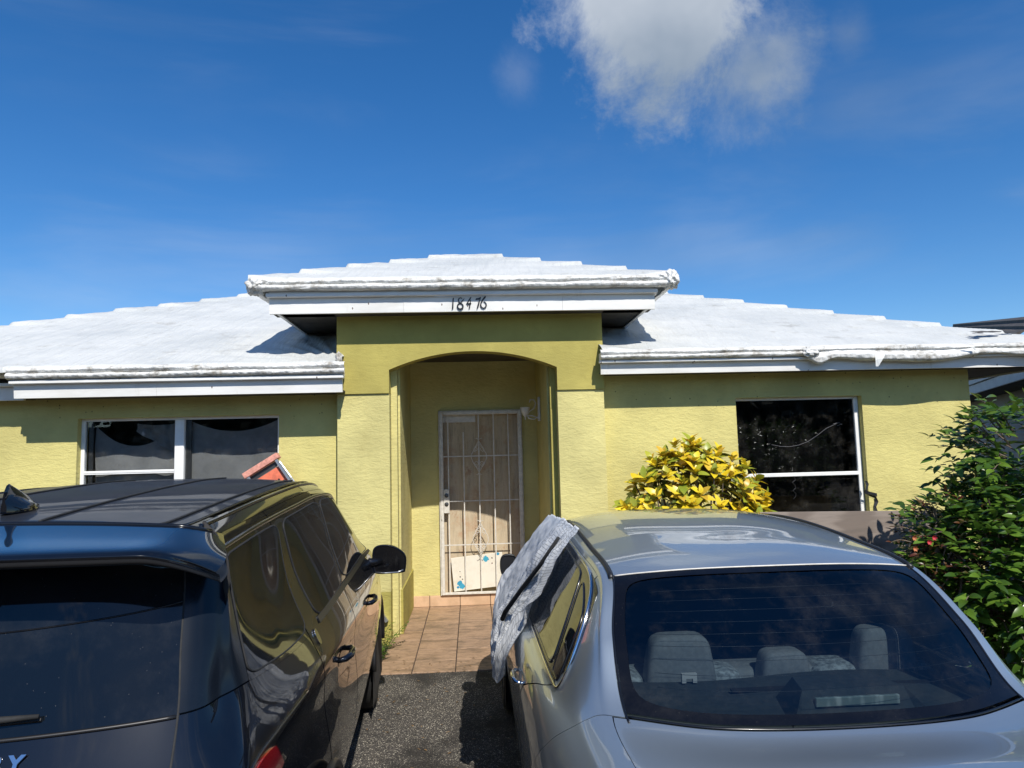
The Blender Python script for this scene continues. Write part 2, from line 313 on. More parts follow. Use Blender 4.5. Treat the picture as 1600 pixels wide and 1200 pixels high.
class MB:
    def __init__(s): s.v = []; s.f = []
    def add(s, v, f):
        b = len(s.v); s.v += [tuple(p) for p in v]; s.f += [tuple(i+b for i in q) for q in f]; return s
    def box(s, x0, x1, y0, y1, z0, z1, bev=0):
        if bev <= 0:
            v = [(x, y, z) for x in (x0, x1) for y in (y0, y1) for z in (z0, z1)]
            s.add(v, [(0, 1, 3, 2), (4, 6, 7, 5), (0, 4, 5, 1), (2, 3, 7, 6), (0, 2, 6, 4), (1, 5, 7, 3)])
        else:
            c = ((x0+x1)/2, (y0+y1)/2, (z0+z1)/2); h = ((x1-x0)/2, (y1-y0)/2, (z1-z0)/2); b = min(bev, *[.49*a for a in h])
            v = []; ix = {}
            for sx in (-1, 1):
                for sy in (-1, 1):
                    for sz in (-1, 1):
                        for ax in range(3):
                            p = [c[i]+(sx, sy, sz)[i]*(h[i]-(0 if i == ax else b)) for i in range(3)]
                            ix[(sx, sy, sz, ax)] = len(v); v.append(p)
            f = []
            for ax in range(3):
                o1, o2 = [i for i in range(3) if i != ax]
                for sg in (-1, 1):
                    q = []
                    for a, c2 in ((-1, -1), (1, -1), (1, 1), (-1, 1)):
                        k = [0, 0, 0]; k[ax] = sg; k[o1] = a; k[o2] = c2; q.append(ix[(*k, ax)])
                    f.append(q)
                for a in (-1, 1):
                    for c2 in (-1, 1):
                        q = []
                        k1 = [0, 0, 0]; k1[ax] = -1; k1[o1] = a; k1[o2] = c2; k2 = list(k1); k2[ax] = 1
                        f.append([ix[(*k1, o1)], ix[(*k2, o1)], ix[(*k2, o2)], ix[(*k1, o2)]])
            for sx in (-1, 1):
                for sy in (-1, 1):
                    for sz in (-1, 1): f.append([ix[(sx, sy, sz, a)] for a in range(3)])
            s.add(v, f)
        return s
    def tube(s, pts, r, n=8, closed=False):
        pts = [Vector(p) for p in pts]; m = len(pts); rings = []
        rr = r if hasattr(r, '__len__') else [r]*m; up = None; b = len(s.v)
        for i, p in enumerate(pts):
            if closed: d = (pts[(i+1) % m]-pts[i-1])
            else: d = pts[min(i+1, m-1)]-pts[max(i-1, 0)]
            d.normalize()
            if up is None: up = Vector((0, 0, 1)) if abs(d.z) < .9 else Vector((1, 0, 0))
            a = d.cross(up).normalized(); up = a.cross(d).normalized()
            for k in range(n):
                t = 2*math.pi*k/n; s.v.append(tuple(p+(a*math.cos(t)+up*math.sin(t))*rr[i]))
        for i in range(m if closed else m-1):
            for k in range(n):
                j = (i+1) % m; s.f.append((b+i*n+k, b+i*n+(k+1) % n, b+j*n+(k+1) % n, b+j*n+k))
        if not closed: s.f.append(tuple(b+k for k in range(n))[::-1]); s.f.append(tuple(b+(m-1)*n+k for k in range(n)))
        return s
    def lathe(s, prof, c=(0, 0, 0), axis='Z', n=24):
        b = len(s.v)
        for (r, h) in prof:
            for k in range(n):
                t = 2*math.pi*k/n; x, y = r*math.cos(t), r*math.sin(t)
                p = {'Z': (x, y, h), 'X': (h, x, y), 'Y': (x, h, y)}[axis]; s.v.append((c[0]+p[0], c[1]+p[1], c[2]+p[2]))
        for i in range(len(prof)-1):
            for k in range(n): s.f.append((b+i*n+k, b+i*n+(k+1) % n, b+(i+1)*n+(k+1) % n, b+(i+1)*n+k))
        return s
    def grid(s, P, close_u=False):
        P = np.asarray(P); a, c = P.shape[:2]; b = len(s.v); s.v += [tuple(p) for p in P.reshape(-1, 3)]
        for i in range(a-1):
            for j in range(c-1): s.f.append((b+i*c+j, b+(i+1)*c+j, b+(i+1)*c+j+1, b+i*c+j+1))
        return s
    def out(s, name, mat, parent=None, smooth=False): return link(name, s.v, s.f, mat, parent, smooth)
def bx(name, mat, par, *a, bev=0): return MB().box(*a, bev=bev).out(name, mat, par)

# ------------------------------------------------------------------ ground
g = MB(); g.grid([[(-400, -400, -.24), (-400, 400, -.24)], [(400, -400, -.24), (400, 400, -.24)]]); struct(g.out('ground', 'soil'))
d = MB(); P = [[(x, y, -.006-.030*(5.93-y)) for y in np.linspace(-3.0, 5.925, 40)] for x in np.linspace(-3.6, 3.4, 30)]
d.grid(P); d.box(-3.6, 3.4, -3.0, 5.925, -.5, -.30); struct(d.out('driveway', 'driveway_asphalt'))
rd = MB().box(-60, 60, -12, -4.5, -.42, -.225); struct(rd.out('road', 'driveway_asphalt'))
bed = MB(); bed.grid([[(x, y, -.03+.03*mn.noise(Vector((x*2, y*2, 0)))) for y in np.linspace(5.4, 7.1, 20)] for x in np.linspace(1.3, 9, 80)]); struct(bed.out('planting_bed', 'soil'))
bed = MB(); bed.grid([[(x, y, -.03+.03*mn.noise(Vector((x*2, y*2, 0)))) for y in np.linspace(5.93, 7.1, 14)] for x in np.linspace(-9, -.80, 80)]); struct(bed.out('flower_bed', 'soil'))
porch = MB().box(-.80, .88, 5.93, 8.5, -.30, -.012).out('porch_floor', 'grout'); struct(porch)
# square tiles laid in rows running to the door
xs = [-.797, -.515, -.165, .185, .535, .877]; ys = [5.932, 6.26, 6.61, 6.96, 7.31, 7.66, 8.01, 8.36, 8.45]
for i in range(len(xs)-1):
    for j in range(len(ys)-1):
        bx('tile', 'terracotta_tile', porch, xs[i]+.004, xs[i+1]-.004, ys[j]+.0018, ys[j+1]-.0018, -.02, -.001*random.random(), bev=.003)

# ------------------------------------------------------------------ the house
house = empty('house', (0, 7.1, 0), 'single storey yellow stucco house with arched porch and white sheeted roof', 'house')
house_inv = Matrix.Translation((0, -7.1, 0))
def H(o):          # parent with world coordinates kept
    o.parent = house; o.matrix_parent_inverse = house_inv; return o
def wall_with_hole(x0, x1, y0, y1, z0, z1, hx0, hx1, hz0, hz1):
    m = MB()
    m.box(x0, hx0, y0, y1, z0, z1); m.box(hx1, x1, y0, y1, z0, z1); m.box(hx0, hx1, y0, y1, z0, hz0); m.box(hx0, hx1, y0, y1, hz1, z1); return m
H(wall_with_hole(-9.0, -1.292, 7.1, 7.3, -.3, 2.40, -3.80, -1.885, .95, 2.17).out('wall', 'wall_stucco'))
H(wall_with_hole(1.322, 5.20, 7.1, 7.3, -.3, 2.54, 2.705, 4.035, .90, 2.237).out('wall', 'wall_stucco'))
H(MB().box(5.0, 5.20, 7.301, 16, -.3, 2.54).out('wall', 'wall_stucco'))
# portal: pillars, plinths, lintel with segmental arch
def arch(x, xc=.033, hw=.825, zs=2.572, rise=.172):
    Rr = (hw*hw+rise*rise)/(2*rise); d_ = min(abs(x-xc), hw); return zs+rise-Rr+math.sqrt(Rr*Rr-d_*d_)
def archwall(x0, x1, o0, o1, y0, y1, ztop, zbot, fn):
    m = MB(); n = 36
    m.box(x0, o0, y0, y1, zbot, ztop); m.box(o1, x1, y0, y1, zbot, ztop)
    X = np.linspace(o0, o1, n+1)
    f = [[(x, y0, fn(x)), (x, y0, ztop)] for x in X]; m.grid(f)
    m.grid([[(x, y1, ztop), (x, y1, fn(x))] for x in X]); m.grid([[(x, y1, fn(x)), (x, y0, fn(x))] for x in X]); return m
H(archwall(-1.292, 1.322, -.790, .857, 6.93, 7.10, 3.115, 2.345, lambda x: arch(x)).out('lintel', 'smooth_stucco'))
for a, b in ((-1.290, -.790), (.857, 1.320)):
    p_ = H(MB().box(a, b, 6.95, 7.10, .455, 2.3435).out('pillar', 'pillar_stucco'))
    H(MB().box(a-.002, b+(.0 if a < 0 else .002), 6.945, 7.10, -.3, .4535).out('pillar_base', 'plinth_stucco'))
for a, b in ((-1.288, -.732), (.800, 1.318)):
    H(MB().box(a, b, 7.102, 7.20, -.3, 2.62).out('pillar', 'smooth_stucco' if a > 0 else 'pillar_stucco'))
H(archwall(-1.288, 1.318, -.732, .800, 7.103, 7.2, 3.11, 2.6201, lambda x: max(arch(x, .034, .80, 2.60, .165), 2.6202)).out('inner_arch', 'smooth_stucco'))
H(MB().box(-.95, -.712, 7.202, 8.62, -.3, 3.0).out('side_wall', 'pillar_stucco'))
H(MB().box(.782, 1.0, 7.202, 8.62, -.3, 3.0).out('side_wall', 'pillar_stucco'))
H(MB().box(-.722, -.698, 7.20, 8.45, 0, .43, bev=.004).out('skirting', 'plinth_stucco'))
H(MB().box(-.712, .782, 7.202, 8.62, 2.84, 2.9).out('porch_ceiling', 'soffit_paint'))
bw = wall_with_hole(-.712, .782, 8.45, 8.62, .122, 2.84, -.385, .60, .1225, 2.255); H(bw.out('back_wall', 'pillar_stucco'))
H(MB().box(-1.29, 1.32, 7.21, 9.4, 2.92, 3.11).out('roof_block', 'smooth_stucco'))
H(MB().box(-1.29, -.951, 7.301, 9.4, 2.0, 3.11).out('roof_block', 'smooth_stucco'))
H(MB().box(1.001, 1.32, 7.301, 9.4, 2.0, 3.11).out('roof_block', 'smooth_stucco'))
xr = [-.71, -.515, -.165, .185, .535, .78]
for i in range(5): H(MB().box(xr[i]+.003, xr[i+1]-.003, 8.432, 8.47, .001, .121, bev=.003).out('riser_tile', 'riser_tile'))
H(MB().box(-.712, .782, 8.44, 8.62, 0, .1195).out('threshold', 'grout'))

# fascias, trims, soffits
def fascia_bar(x0, x1, yb, yt, zb, zt, th=.03, xin=0):   # leaning board
    v = [(x0+xin, yb, zb), (x1-xin, yb, zb), (x1, yt, zt), (x0, yt, zt), (x0+xin, yb+th, zb), (x1-xin, yb+th, zb), (x1, yt+th, zt), (x0, yt+th, zt)]
    return MB().add(v, [(0, 1, 2, 3), (7, 6, 5, 4), (0, 4, 5, 1), (3, 2, 6, 7), (0, 3, 7, 4), (1, 5, 6, 2)])
LW = dict(z=2.345, y=6.72)
def eave(x0, x1, y, zb, zt, tr, soff_y=7.099, breaks=(), xin=0):
    xs_ = [x0]+list(breaks)+[x1]
    for a, b in zip(xs_[:-1], xs_[1:]):
        f = H(fascia_bar(a+(.0008 if a != x0 else 0), b-(.0008 if b != x1 else 0), y, y-.012, zb, zt, xin=0).out('fascia_board', 'fascia_paint'))
    H(MB().box(x0-.02, x1+.02, y-.062, y-.001, zt+.002, zt+tr, bev=.006).out('trim_board', 'fascia_paint'))
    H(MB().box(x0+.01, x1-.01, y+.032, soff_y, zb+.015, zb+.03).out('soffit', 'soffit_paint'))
eave(-4.17, -1.20, 6.72, 2.345, 2.468, .035, breaks=(-2.9,))
eave(-9.2, -4.19, 6.90, 2.345, 2.468, .035)
eave(1.27, 6.02, 6.80, 2.475, 2.575, .03, breaks=(3.35,))
H(MB().box(5.21, 6.0, 6.832, 12, 2.49, 2.505).out('soffit', 'soffit_paint'))
H(MB().box(6.0, 6.03, 6.80, 12, 2.475, 2.60).out('fascia_board', 'fascia_paint'))
eave(-1.87, 1.80, 6.68, 3.09, 3.235, .042, soff_y=6.929, breaks=(-.62, .9))
for sx, x in ((-1, -1.87), (1, 1.80)):
    y1 = 8.1
    v = [(x+.06*(-sx), 6.712, 3.09), (x+.06*(-sx), y1, 3.09), (x, y1, 3.235), (x, 6.712, 3.235)]
    v += [(a-sx*.03, b, c) for a, b, c in v]
    H(MB().add(v, [(0, 1, 2, 3), (7, 6, 5, 4), (0, 4, 5, 1), (3, 2, 6, 7), (0, 3, 7, 4), (1, 5, 6, 2)]).out('fascia_board', 'fascia_paint'))
    H(MB().box(min(x, x+sx*.035), max(x, x+sx*.035), 6.70, y1, 3.237, 3.277, bev=.006).out('trim_board', 'fascia_paint'))
    a, b = (x+.09, -1.293) if sx < 0 else (1.323, x-.09)
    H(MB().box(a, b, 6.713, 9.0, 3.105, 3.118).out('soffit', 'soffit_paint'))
H(MB().box(-1.80, 1.75, 6.70, 10, 3.12, 3.24).out('roof_frame', 'soffit_paint'))
for a in ((-1.86, 1.79, 6.632, 6.70, 3.279, 3.40), (-4.16, -1.21, 6.685, 6.9, 2.505, 2.60), (1.28, 6.02, 6.765, 7.0, 2.607, 2.69)): H(MB().box(*a).out('sub_fascia', 'fascia_paint'))
# roof decks (battens and tiles hidden by the sheeting)
simple('roof_tile_dark', (.07, .065, .06), .8, var=.3, scale=10)
def deck(x0, x1, y0, z0, m, y1=12):
    return MB().add([(x0, y0, z0), (x1, y0, z0), (x1, y1, z0+m*(y1-y0)), (x0, y1, z0+m*(y1-y0))], [(0, 1, 2, 3)])
H(MB().box(-9, -1.3, 6.95, 7.3, 2.401, 2.60).out('roof_plate', 'soffit_paint')); H(MB().box(1.33, 5.9, 6.86, 7.3, 2.541, 2.66).out('roof_plate', 'soffit_paint'))

# house number, calligraphic strokes cut from black plate
def strokes(lines, x, z, h, y, depth=.010):
    m = MB()
    for pts in lines:
        n = len(pts); v = []
        for i, (px, pz, wd) in enumerate(pts):
            a = pts[max(i-1, 0)]; b = pts[min(i+1, n-1)]; dx, dz = b[0]-a[0], b[1]-a[1]; L = math.hypot(dx, dz) or 1
            wd *= 1.2; nx, nz = -dz/L*wd/2, dx/L*wd/2
            for sg in (1, -1):
                for yy in (y, y-depth): v.append((x+(px+sg*nx)*h, yy, z+(pz+sg*nz)*h))
        f = []
        for i in range(n-1):
            b = i*4; f += [(b+1, b+5, b+7, b+3), (b, b+1, b+5, b+4)[::-1], (b+2, b+6, b+7, b+3)[::-1], (b, b+4, b+6, b+2)]
        f += [(0, 1, 3, 2), (4*n-4, 4*n-2, 4*n-1, 4*n-3)]
        m.add(v, f)
    return m
def arc(cx, cz, rx, rz, a0, a1, w0, w1, n=14, wf=None):
    o = []
    for i in range(n+1):
        t = R(a0+(a1-a0)*i/n); wd = w0+(w1-w0)*math.sin(math.pi*i/n) if wf is None else wf(i/n)
        o.append((cx+rx*math.cos(t), cz+rz*math.sin(t), wd))
    return o
D = {
 '1': [[(-.02, 0, .03), (.04, .12, .10), (.06, .5, .09), (.09, .85, .08), (.11, 1.0, .03)], [(.04, .86, .03), (.10, .92, .09), (.15, 1.0, .02)]],
 '8': [arc(.22, .24, .24, .25, 95, -265, .07, .11, 20), [(.20, .47, .06), (.32, .62, .08), (.50, .80, .05), (.58, .93, .02)], [(.22, .48, .08), (.12, .62, .10), (.06, .80, .08), (.14, .95, .07), (.28, .98, .07), (.40, .90, .04)]],
 '4': [[(.42, 1.02, .03), (.34, .90, .09), (.10, .55, .07), (.0, .40, .04)], [(-.02, .42, .05), (.2, .43, .10), (.42, .46, .04)], [(.36, .80, .03), (.34, .5, .09), (.26, .1, .09), (.22, -.02, .02)]],
 '7': [[(.02, .74, .03), (.08, .84, .12), (.3, .86, .11), (.46, 1.0, .04)], [(.47, 1.02, .03), (.36, .7, .07), (.22, .25, .12), (.12, -.02, .05)]],
 '6': [[(.50, 1.08, .02), (.42, .98, .12), (.22, .74, .11), (.06, .45, .09), (.03, .25, .10), (.12, 0.073, .09), (.28, .0, .07), (.44, .08, .09), (.52, .25, .09), (.50, .42, .07), (.38, .55, .08), (.28, .54, .03)]],
}
hz = .110
for ch, x, dz in (('1', -.157, 0), ('8', -.105, .002), ('4', -.022, .004), ('7', .065, .004), ('6', .110, .006)):
    dg = H(strokes(D[ch], x, 3.110+dz, hz, 6.675).out('digit', 'number_black'))

# ---- windows (frames, panes, curtains)
def curtain(x0, x1, y, ztop, zbot, sag=0, nx=60, nz=24, amp=.02, freq=14, seed=0, bottom=None):
    P = []
    for i in range(nx+1):
        a = i/nx; x = x0+(x1-x0)*a; top = ztop-sag*4*a*(1-a); bt = zbot if bottom is None else zbot+bottom(a)
        P.append([(x, y+amp*math.sin(a*freq+seed+2*mn.noise(Vector((a*4, k/nz*1.5, seed))))+.03*mn.noise(Vector((a*3, k/nz*3, seed+5))), top+(bt-top)*k/nz) for k in range(nz+1)])
    return MB().grid(P)
simple('grey_curtain', (.24, .24, .24), .9, var=.15, scale=5)
simple('dark_curtain', (.075, .065, .055), .9, var=.3, scale=6)
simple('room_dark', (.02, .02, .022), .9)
def window(x0, x1, z0, z1, y, name='window'):
    e = empty(name); H(e); e.location = ((x0+x1)/2, y, z0)
    return e
def WP(o, par):   # sub-part keeps world coordinates
    o.parent = par; o.matrix_parent_inverse = Matrix.Translation(-Vector(par.location)); return o
FY = 7.17
wl_ = H(MB().box(-3.80, -3.765, FY, FY+.05, .95, 2.17, bev=.003).box(-1.915, -1.885, FY, FY+.05, .95, 2.17, bev=.003).box(-3.765, -1.915, FY, FY+.05, 2.145, 2.17).box(-3.765, -1.915, FY, FY+.05, .95, .98).out('window', 'window_metal'))
def K(o, par): o.parent = par; return o
K(MB().box(-2.905, -2.815, FY-.015, FY+.048, .98, 2.145, bev=.005).out('mullion', 'window_metal'), wl_)
K(MB().box(-3.765, -2.905, FY+.004, FY+.044, 1.638, 1.662, bev=.003).box(-3.765, -2.905, FY+.008, FY+.04, 1.628, 1.637).out('meeting_rail', 'window_metal'), wl_)
K(MB().box(-3.765, -2.906, FY+.024, FY+.028, 1.663, 2.144).out('pane', 'window_glass'), wl_)
K(MB().box(-3.765, -2.906, FY+.018, FY+.022, .981, 1.627).out('pane', 'window_glass'), wl_)
K(MB().box(-2.814, -1.916, FY+.022, FY+.026, .981, 2.144).out('pane', 'window_glass'), wl_)
K(MB().box(-3.74, -3.70, FY+.03, FY+.045, .981, 2.144).out('sash', 'dark_metal'), wl_); K(MB().box(-2.814, -2.76, FY+.03, FY+.045, .981, 2.144).out('sash', 'dark_metal'), wl_)
K(curtain(-3.70, -2.92, FY+.075, 2.10, .97, sag=.20, amp=.012, seed=1).out('curtain', 'grey_curtain'), wl_)
K(curtain(-2.80, -1.90, FY+.075, 2.145, .97, sag=.12, amp=.006, seed=4).out('curtain', 'grey_curtain'), wl_)
K(curtain(-3.30, -2.90, FY+.062, 2.12, 1.80, sag=.02, amp=.02, seed=9, bottom=lambda a: .24*(1-a)).out('curtain', 'grey_curtain'), wl_)
wr_ = H(MB().box(2.705, 2.730, FY, FY+.05, .90, 2.237, bev=.003).box(3.985, 4.03, FY, FY+.05, .90, 2.237, bev=.003).box(2.730, 3.985, FY, FY+.05, 2.212, 2.237).box(2.730, 3.985, FY, FY+.05, .90, .93).out('window', 'window_metal'))
K(MB().box(2.730, 3.985, FY-.012, FY+.044, 1.424, 1.462, bev=.004).out('meeting_rail', 'window_metal'), wr_)
K(MB().box(2.73, 3.985, FY+.022, FY+.026, 1.463, 2.211).out('pane', 'dark_window_glass'), wr_)
K(MB().box(2.73, 3.985, FY+.016, FY+.020, .931, 1.423).out('pane', 'dark_window_glass'), wr_)
K(curtain(3.12, 3.95, FY+.16, 2.2, .92, amp=.02, freq=30, seed=2).out('curtain', 'dark_curtain'), wr_)
K(curtain(2.74, 3.10, FY+.20, 2.2, .92, amp=.015, freq=16, seed=6).out('curtain', 'dark_curtain'), wr_)
K(MB().box(3.94, 3.975, FY+.03, FY+.045, .931, 2.211).out('sash', 'dark_metal'), wr_)
K(MB().box(2.98, 3.55, FY+.05, FY+.10, .93, 1.37).out('panel', 'black_plastic'), wr_)
K(MB().box(3.42, 3.78, FY+.045, FY+.049, .93, 1.14).out('panel', 'weathered_plywood'), wr_)
# scratched arc and tape on the panes
arcp = [(3.93-.02, 1.975), (3.80, 1.93), (3.70, 1.86), (3.6, 1.80), (3.5, 1.765), (3.4, 1.75), (3.30, 1.755), (3.21, 1.775)]
arcp = [(x-.12, FY+.012, z-.02) for x, z in arcp]
simple('dull_cable', (.16, .16, .17), .7)
K(MB().tube(arcp, .0016, 5).out('cable', 'dull_cable'), wr_)
K(MB().tube([(3.76, FY+.012, 1.955), (3.82, FY+.012, 1.965), (3.85, FY+.012, 1.95), (3.80, FY+.012, 1.935)], .002, 5).out('cable_clip', 'dull_cable'), wr_)
m = MB()
for i in range(5):
    a = np.array([3.24+.012*i, FY+.010, 1.40-.055*i]); q = [a+np.array([random.uniform(-.02, .02), 0, random.uniform(-.03, .03)]) for _ in range(5)]
K(MB().tube([(3.30+.02*math.sin(k*2.2), FY+.008, 1.418-.028*k) for k in range(9)], [.006, .005, .006, .004, .005, .004, .004, .003, .002], 5).out('torn_strip', 'torn_black'), wr_)
# black torn weather strip hanging at the corner of the right window
t_ = []
for k in range(12):
    a = k/11; zz = 1.36-.46*a; xo = 3.995+.01*math.sin(k*1.7)+(.085 if zz < 1.22 else 0)
    t_.append([(xo, 7.085-.006*math.sin(k), zz), (xo+.022+.01*math.sin(k*2.7), 7.075, zz+.012*math.sin(k*1.9))])
K(MB().grid(t_).grid([[(3.99, 7.09, 1.24), (3.99, 7.088, 1.27)], [(4.05, 7.08, 1.225), (4.05, 7.08, 1.25)], [(4.11, 7.08, 1.20), (4.11, 7.078, 1.235)]]).out('weather_strip', 'torn_black'), wr_)
# rooms behind the panes
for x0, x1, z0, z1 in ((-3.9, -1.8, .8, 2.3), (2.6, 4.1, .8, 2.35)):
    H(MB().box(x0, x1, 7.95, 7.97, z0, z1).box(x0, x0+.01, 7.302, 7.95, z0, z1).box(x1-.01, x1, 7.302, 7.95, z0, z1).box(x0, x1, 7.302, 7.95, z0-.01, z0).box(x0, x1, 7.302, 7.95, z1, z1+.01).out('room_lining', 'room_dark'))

# ---- security gate over the plywood door
door = H(MB().box(-.384, .599, 8.50, 8.53, .1226, 2.254).out('door', 'door_plywood'))
K(MB().box(-.36, .05, 8.492, 8.499, 2.12, 2.215).out('paper_patch', 'white_enamel'), door)
gate = H(MB().box(-.372, -.335, 8.40, 8.435, .128, 2.245, bev=.004).box(.548, .592, 8.40, 8.435, .128, 2.245, bev=.004)
         .box(-.335, .548, 8.40, 8.435, 2.205, 2.245, bev=.004).box(-.335, .548, 8.40, 8.435, .128, .155, bev=.004).out('security_gate', 'white_enamel'))
K(MB().box(-.384, -.374, 8.41, 8.449, .124, 2.254).box(.594, .60, 8.41, 8.449, .124, 2.254).box(-.384, .60, 8.41, 8.449, 2.247, 2.2545).out('gate_frame', 'white_enamel'), gate)
for i, x in enumerate((-.275, -.095, .085, .262, .435)):
    K(MB().box(x-.006, x+.006, 8.409, 8.421, .156, 2.203 if i != 1 else 2.00).out('bar', 'white_enamel'), gate)
for z, a in ((1.715, -.334), (1.195, -.27), (.693, -.334)):
    K(MB().box(a, .547, 8.404, 8.4085, z-.006, z+.006).out('rail', 'white_enamel'), gate)
K(MB().box(-.334, -.270, 8.392, 8.44, 1.06, 1.335, bev=.003).out('lock_plate', 'white_enamel'), gate)
for z in (1.265, 1.165):
    K(MB().lathe([(0, 8.375), (.012, 8.376), (.014, 8.384), (.024, 8.386), (.024, 8.391)], (-.302, 0, z), 'Y', 20).out('lock_cylinder', 'dark_metal'), gate)
K(MB().tube([(-.36, 8.40, .98), (-.36, 8.395, 1.0), (-.36, 8.40, 1.03)], .008, 6).out('hinge', 'white_enamel'), gate)
def scroll(cz, x=.085):
    m = MB(); y = 8.402
    for sx in (-1, 1):
        m.tube([(x+sx*a, y, cz+b) for a, b in ((0, .185), (.045, .10), (.085, .03), (.09, -.02), (.065, -.08), (.03, -.13), (0, -.185))], .004, 5)
        for up in (1, -1):
            sp = []
            for k in range(16):
                t = k/15; rr = .030*(1-t*.72); an = R(-90*up+t*430)
                sp.append((x+sx*(.035+rr*math.cos(an)), y-.003, cz+up*(.082)+rr*math.sin(an)*up))
            m.tube(sp, .0035, 5)
            m.tube([(x+sx*a, y-.002, cz+up*b) for a, b in ((.0, .19), (.012, .205), (.030, .215), (.040, .205), (.030, .197))], .0035, 5)
            m.tube([(x+sx*a, y-.002, cz+up*b) for a, b in ((.0, .16), (.02, .12), (.05, .11))], .003, 5)
    return m
K(scroll(1.71).out('scroll', 'white_enamel'), gate); K(scroll(.755).out('scroll', 'white_enamel'), gate)

# ------------------------------------------------------------------ white sheeting on the roofs
def saw(t, p): f = t/p-math.floor(t/p); return 1-f
def sheet(name, label, group, X, Y0, z0, m, hipdist, y_max, holes=None, ny=90, gather=None):
    """surface over the tiles; hipdist(x) = how far up the slope the hip lies at x"""
    nx = len(X); P = np.zeros((nx, ny+1, 3)); T = np.linspace(0, 1, ny+1)
    for i, x in enumerate(X):
        hd = hipdist(x)
        for j, b in enumerate(T):
            t = b*y_max; tt = min(t, hd)
            z = z0+m*tt+.012*mn.noise(Vector((x*.9, t*1.2, 3)))+.010*mn.noise(Vector((x*4+t*2.5, t*1.5, 1)))+.004*mn.noise(Vector((x*13+t*9, t*5, 8)))
            z += .004*saw(t, .40)
            e = math.exp(-((hd-t)/.24)**2) if t < hd else 1
            z += .034*saw(hd if t >= hd else t, .40)*e
            if gather: z += gather(x, t)
            P[i, j] = (x, Y0+t, z)
    sk = P[:, :1].copy(); sk[..., 2] -= .05; sk[..., 1] -= .004
    return np.concatenate([sk, P], 1)
PX = np.linspace(-2.04, 1.99, 240)
P = sheet('', '', '', PX, 6.585, 3.405, .40, lambda x: max(0, min(2.04-abs(x+.025), 1.84)), 3.6, ny=150)
tar1 = tag(MB().grid(P).out('roof_tarpaulin', 'tarpaulin', smooth=True), 'white weathered sheet stretched over the raised roof above the arched porch', 'tarpaulin', 'white sheets on the house roofs')
LX = np.linspace(-8.0, -1.22, 330)
def gL(x, t):      # gathered folds towards the porch corner
    dx = (-1.22-x); a = math.atan2(t+.05, dx+.05); r = math.hypot(dx, t)
    return .014*math.sin(a*34)*math.exp(-(r/1.1)**2)*min(1, r/.2)
P = sheet('', '', '', LX, 6.655, 2.625, .39, lambda x: max(0, x+7.45), 4.6, ny=150, gather=gL)
tar2 = tag(MB().grid(P).out('roof_tarpaulin', 'tarpaulin', smooth=True), 'broad white sheet covering the lower roof above the curtained double window', 'tarpaulin', 'white sheets on the house roofs')
RX = np.linspace(1.28, 6.08, 260)
P = sheet('', '', '', RX, 6.735, 2.705, .40, lambda x: max(0, 6.08-x), 4.6, ny=150, gather=lambda x, t: .012*math.sin((x-1.28)*9+t*14)*math.exp(-((x-1.28)/.8)**2))
tar3 = tag(MB().grid(P).out('roof_tarpaulin', 'tarpaulin', smooth=True), 'torn white sheet covering the lower roof above the dark window', 'tarpaulin', 'white sheets on the house roofs')
def hem(x0, x1, y, ztop, prof, seed, parent, step=.02, sagf=None, name='hem'):
    """crumpled rolled edge: prof = list of (dy, dz) from the roof surface downwards"""
    n = int((x1-x0)/step); prof = np.array(prof); s = np.linspace(0, len(prof)-1, 34)
    py = np.interp(s, range(len(prof)), prof[:, 0]); pz = np.interp(s, range(len(prof)), prof[:, 1]); P = []
    for i in range(n+1):
        x = x0+(x1-x0)*i/n; row = []
        sg = sagf(x) if sagf else 0
        for k in range(len(s)):
            a = k/(len(s)-1)
            q = Vector((x*9+a*7, a*6, seed)); w1 = mn.noise(q)*.007+mn.noise(Vector((x*24+a*22, a*9, seed+3)))*.0045+mn.noise(Vector((x*2.2, a*3, seed+7)))*.012
            fade = min(1, a*5)
            w1 += .0018*math.sin(x*95+a*26+3*mn.noise(Vector((x*3, seed, 0))))*max(0, mn.noise(Vector((x*2.6, a*2, seed+11)))+.15)*2
            row.append((x, y+py[k]-w1*fade, ztop+pz[k]*(1+sg*(a**1.3))+w1*.6*fade))
        P.append(row)
    return K(MB().grid(P).out(name, 'crumpled_tarpaulin', smooth=True), parent)
roll = [(.05, .012), (0, .004), (-.035, -.012), (-.045, -.035), (-.03, -.055), (-.012, -.058), (-.038, -.064), (-.052, -.085), (-.04, -.108), (-.005, -.118), (.03, -.112)]
hem(-2.03, 1.98, 6.60, 3.405, roll, 1, tar1)
hem(-4.20, -1.17, 6.675, 2.625, [(a, b*.98) for a, b in roll], 2, tar2)
hem(-8.0, -4.17, 6.83, 2.66, roll, 3, tar2)
rr_ = [(a, b*.82) for a, b in roll]
hem(1.26, 3.32, 6.75, 2.705, rr_, 4, tar3)
def sagR(x):
    return .35+.9*math.exp(-((x-3.42)/.10)**2)+.75*math.exp(-((x-4.35)/.45)**2)+.25*math.sin(x*7)*.6
hem(3.30, 6.08, 6.745, 2.705, [(.05, .012), (0, .004), (-.03, -.01), (-.035, -.03), (-.012, -.038), (-.03, -.045), (-.06, -.065), (-.055, -.085), (-.03, -.09), (-.02, -.085)], 5, tar3, sagf=sagR)
K(MB().grid([[(3.955, 6.66, 2.60), (4.06, 6.655, 2.612)], [(3.945, 6.645, 2.55), (4.02, 6.64, 2.56)], [(3.94, 6.64, 2.485), (3.965, 6.638, 2.485)]]).out('torn_flap', 'tarpaulin'), tar3)
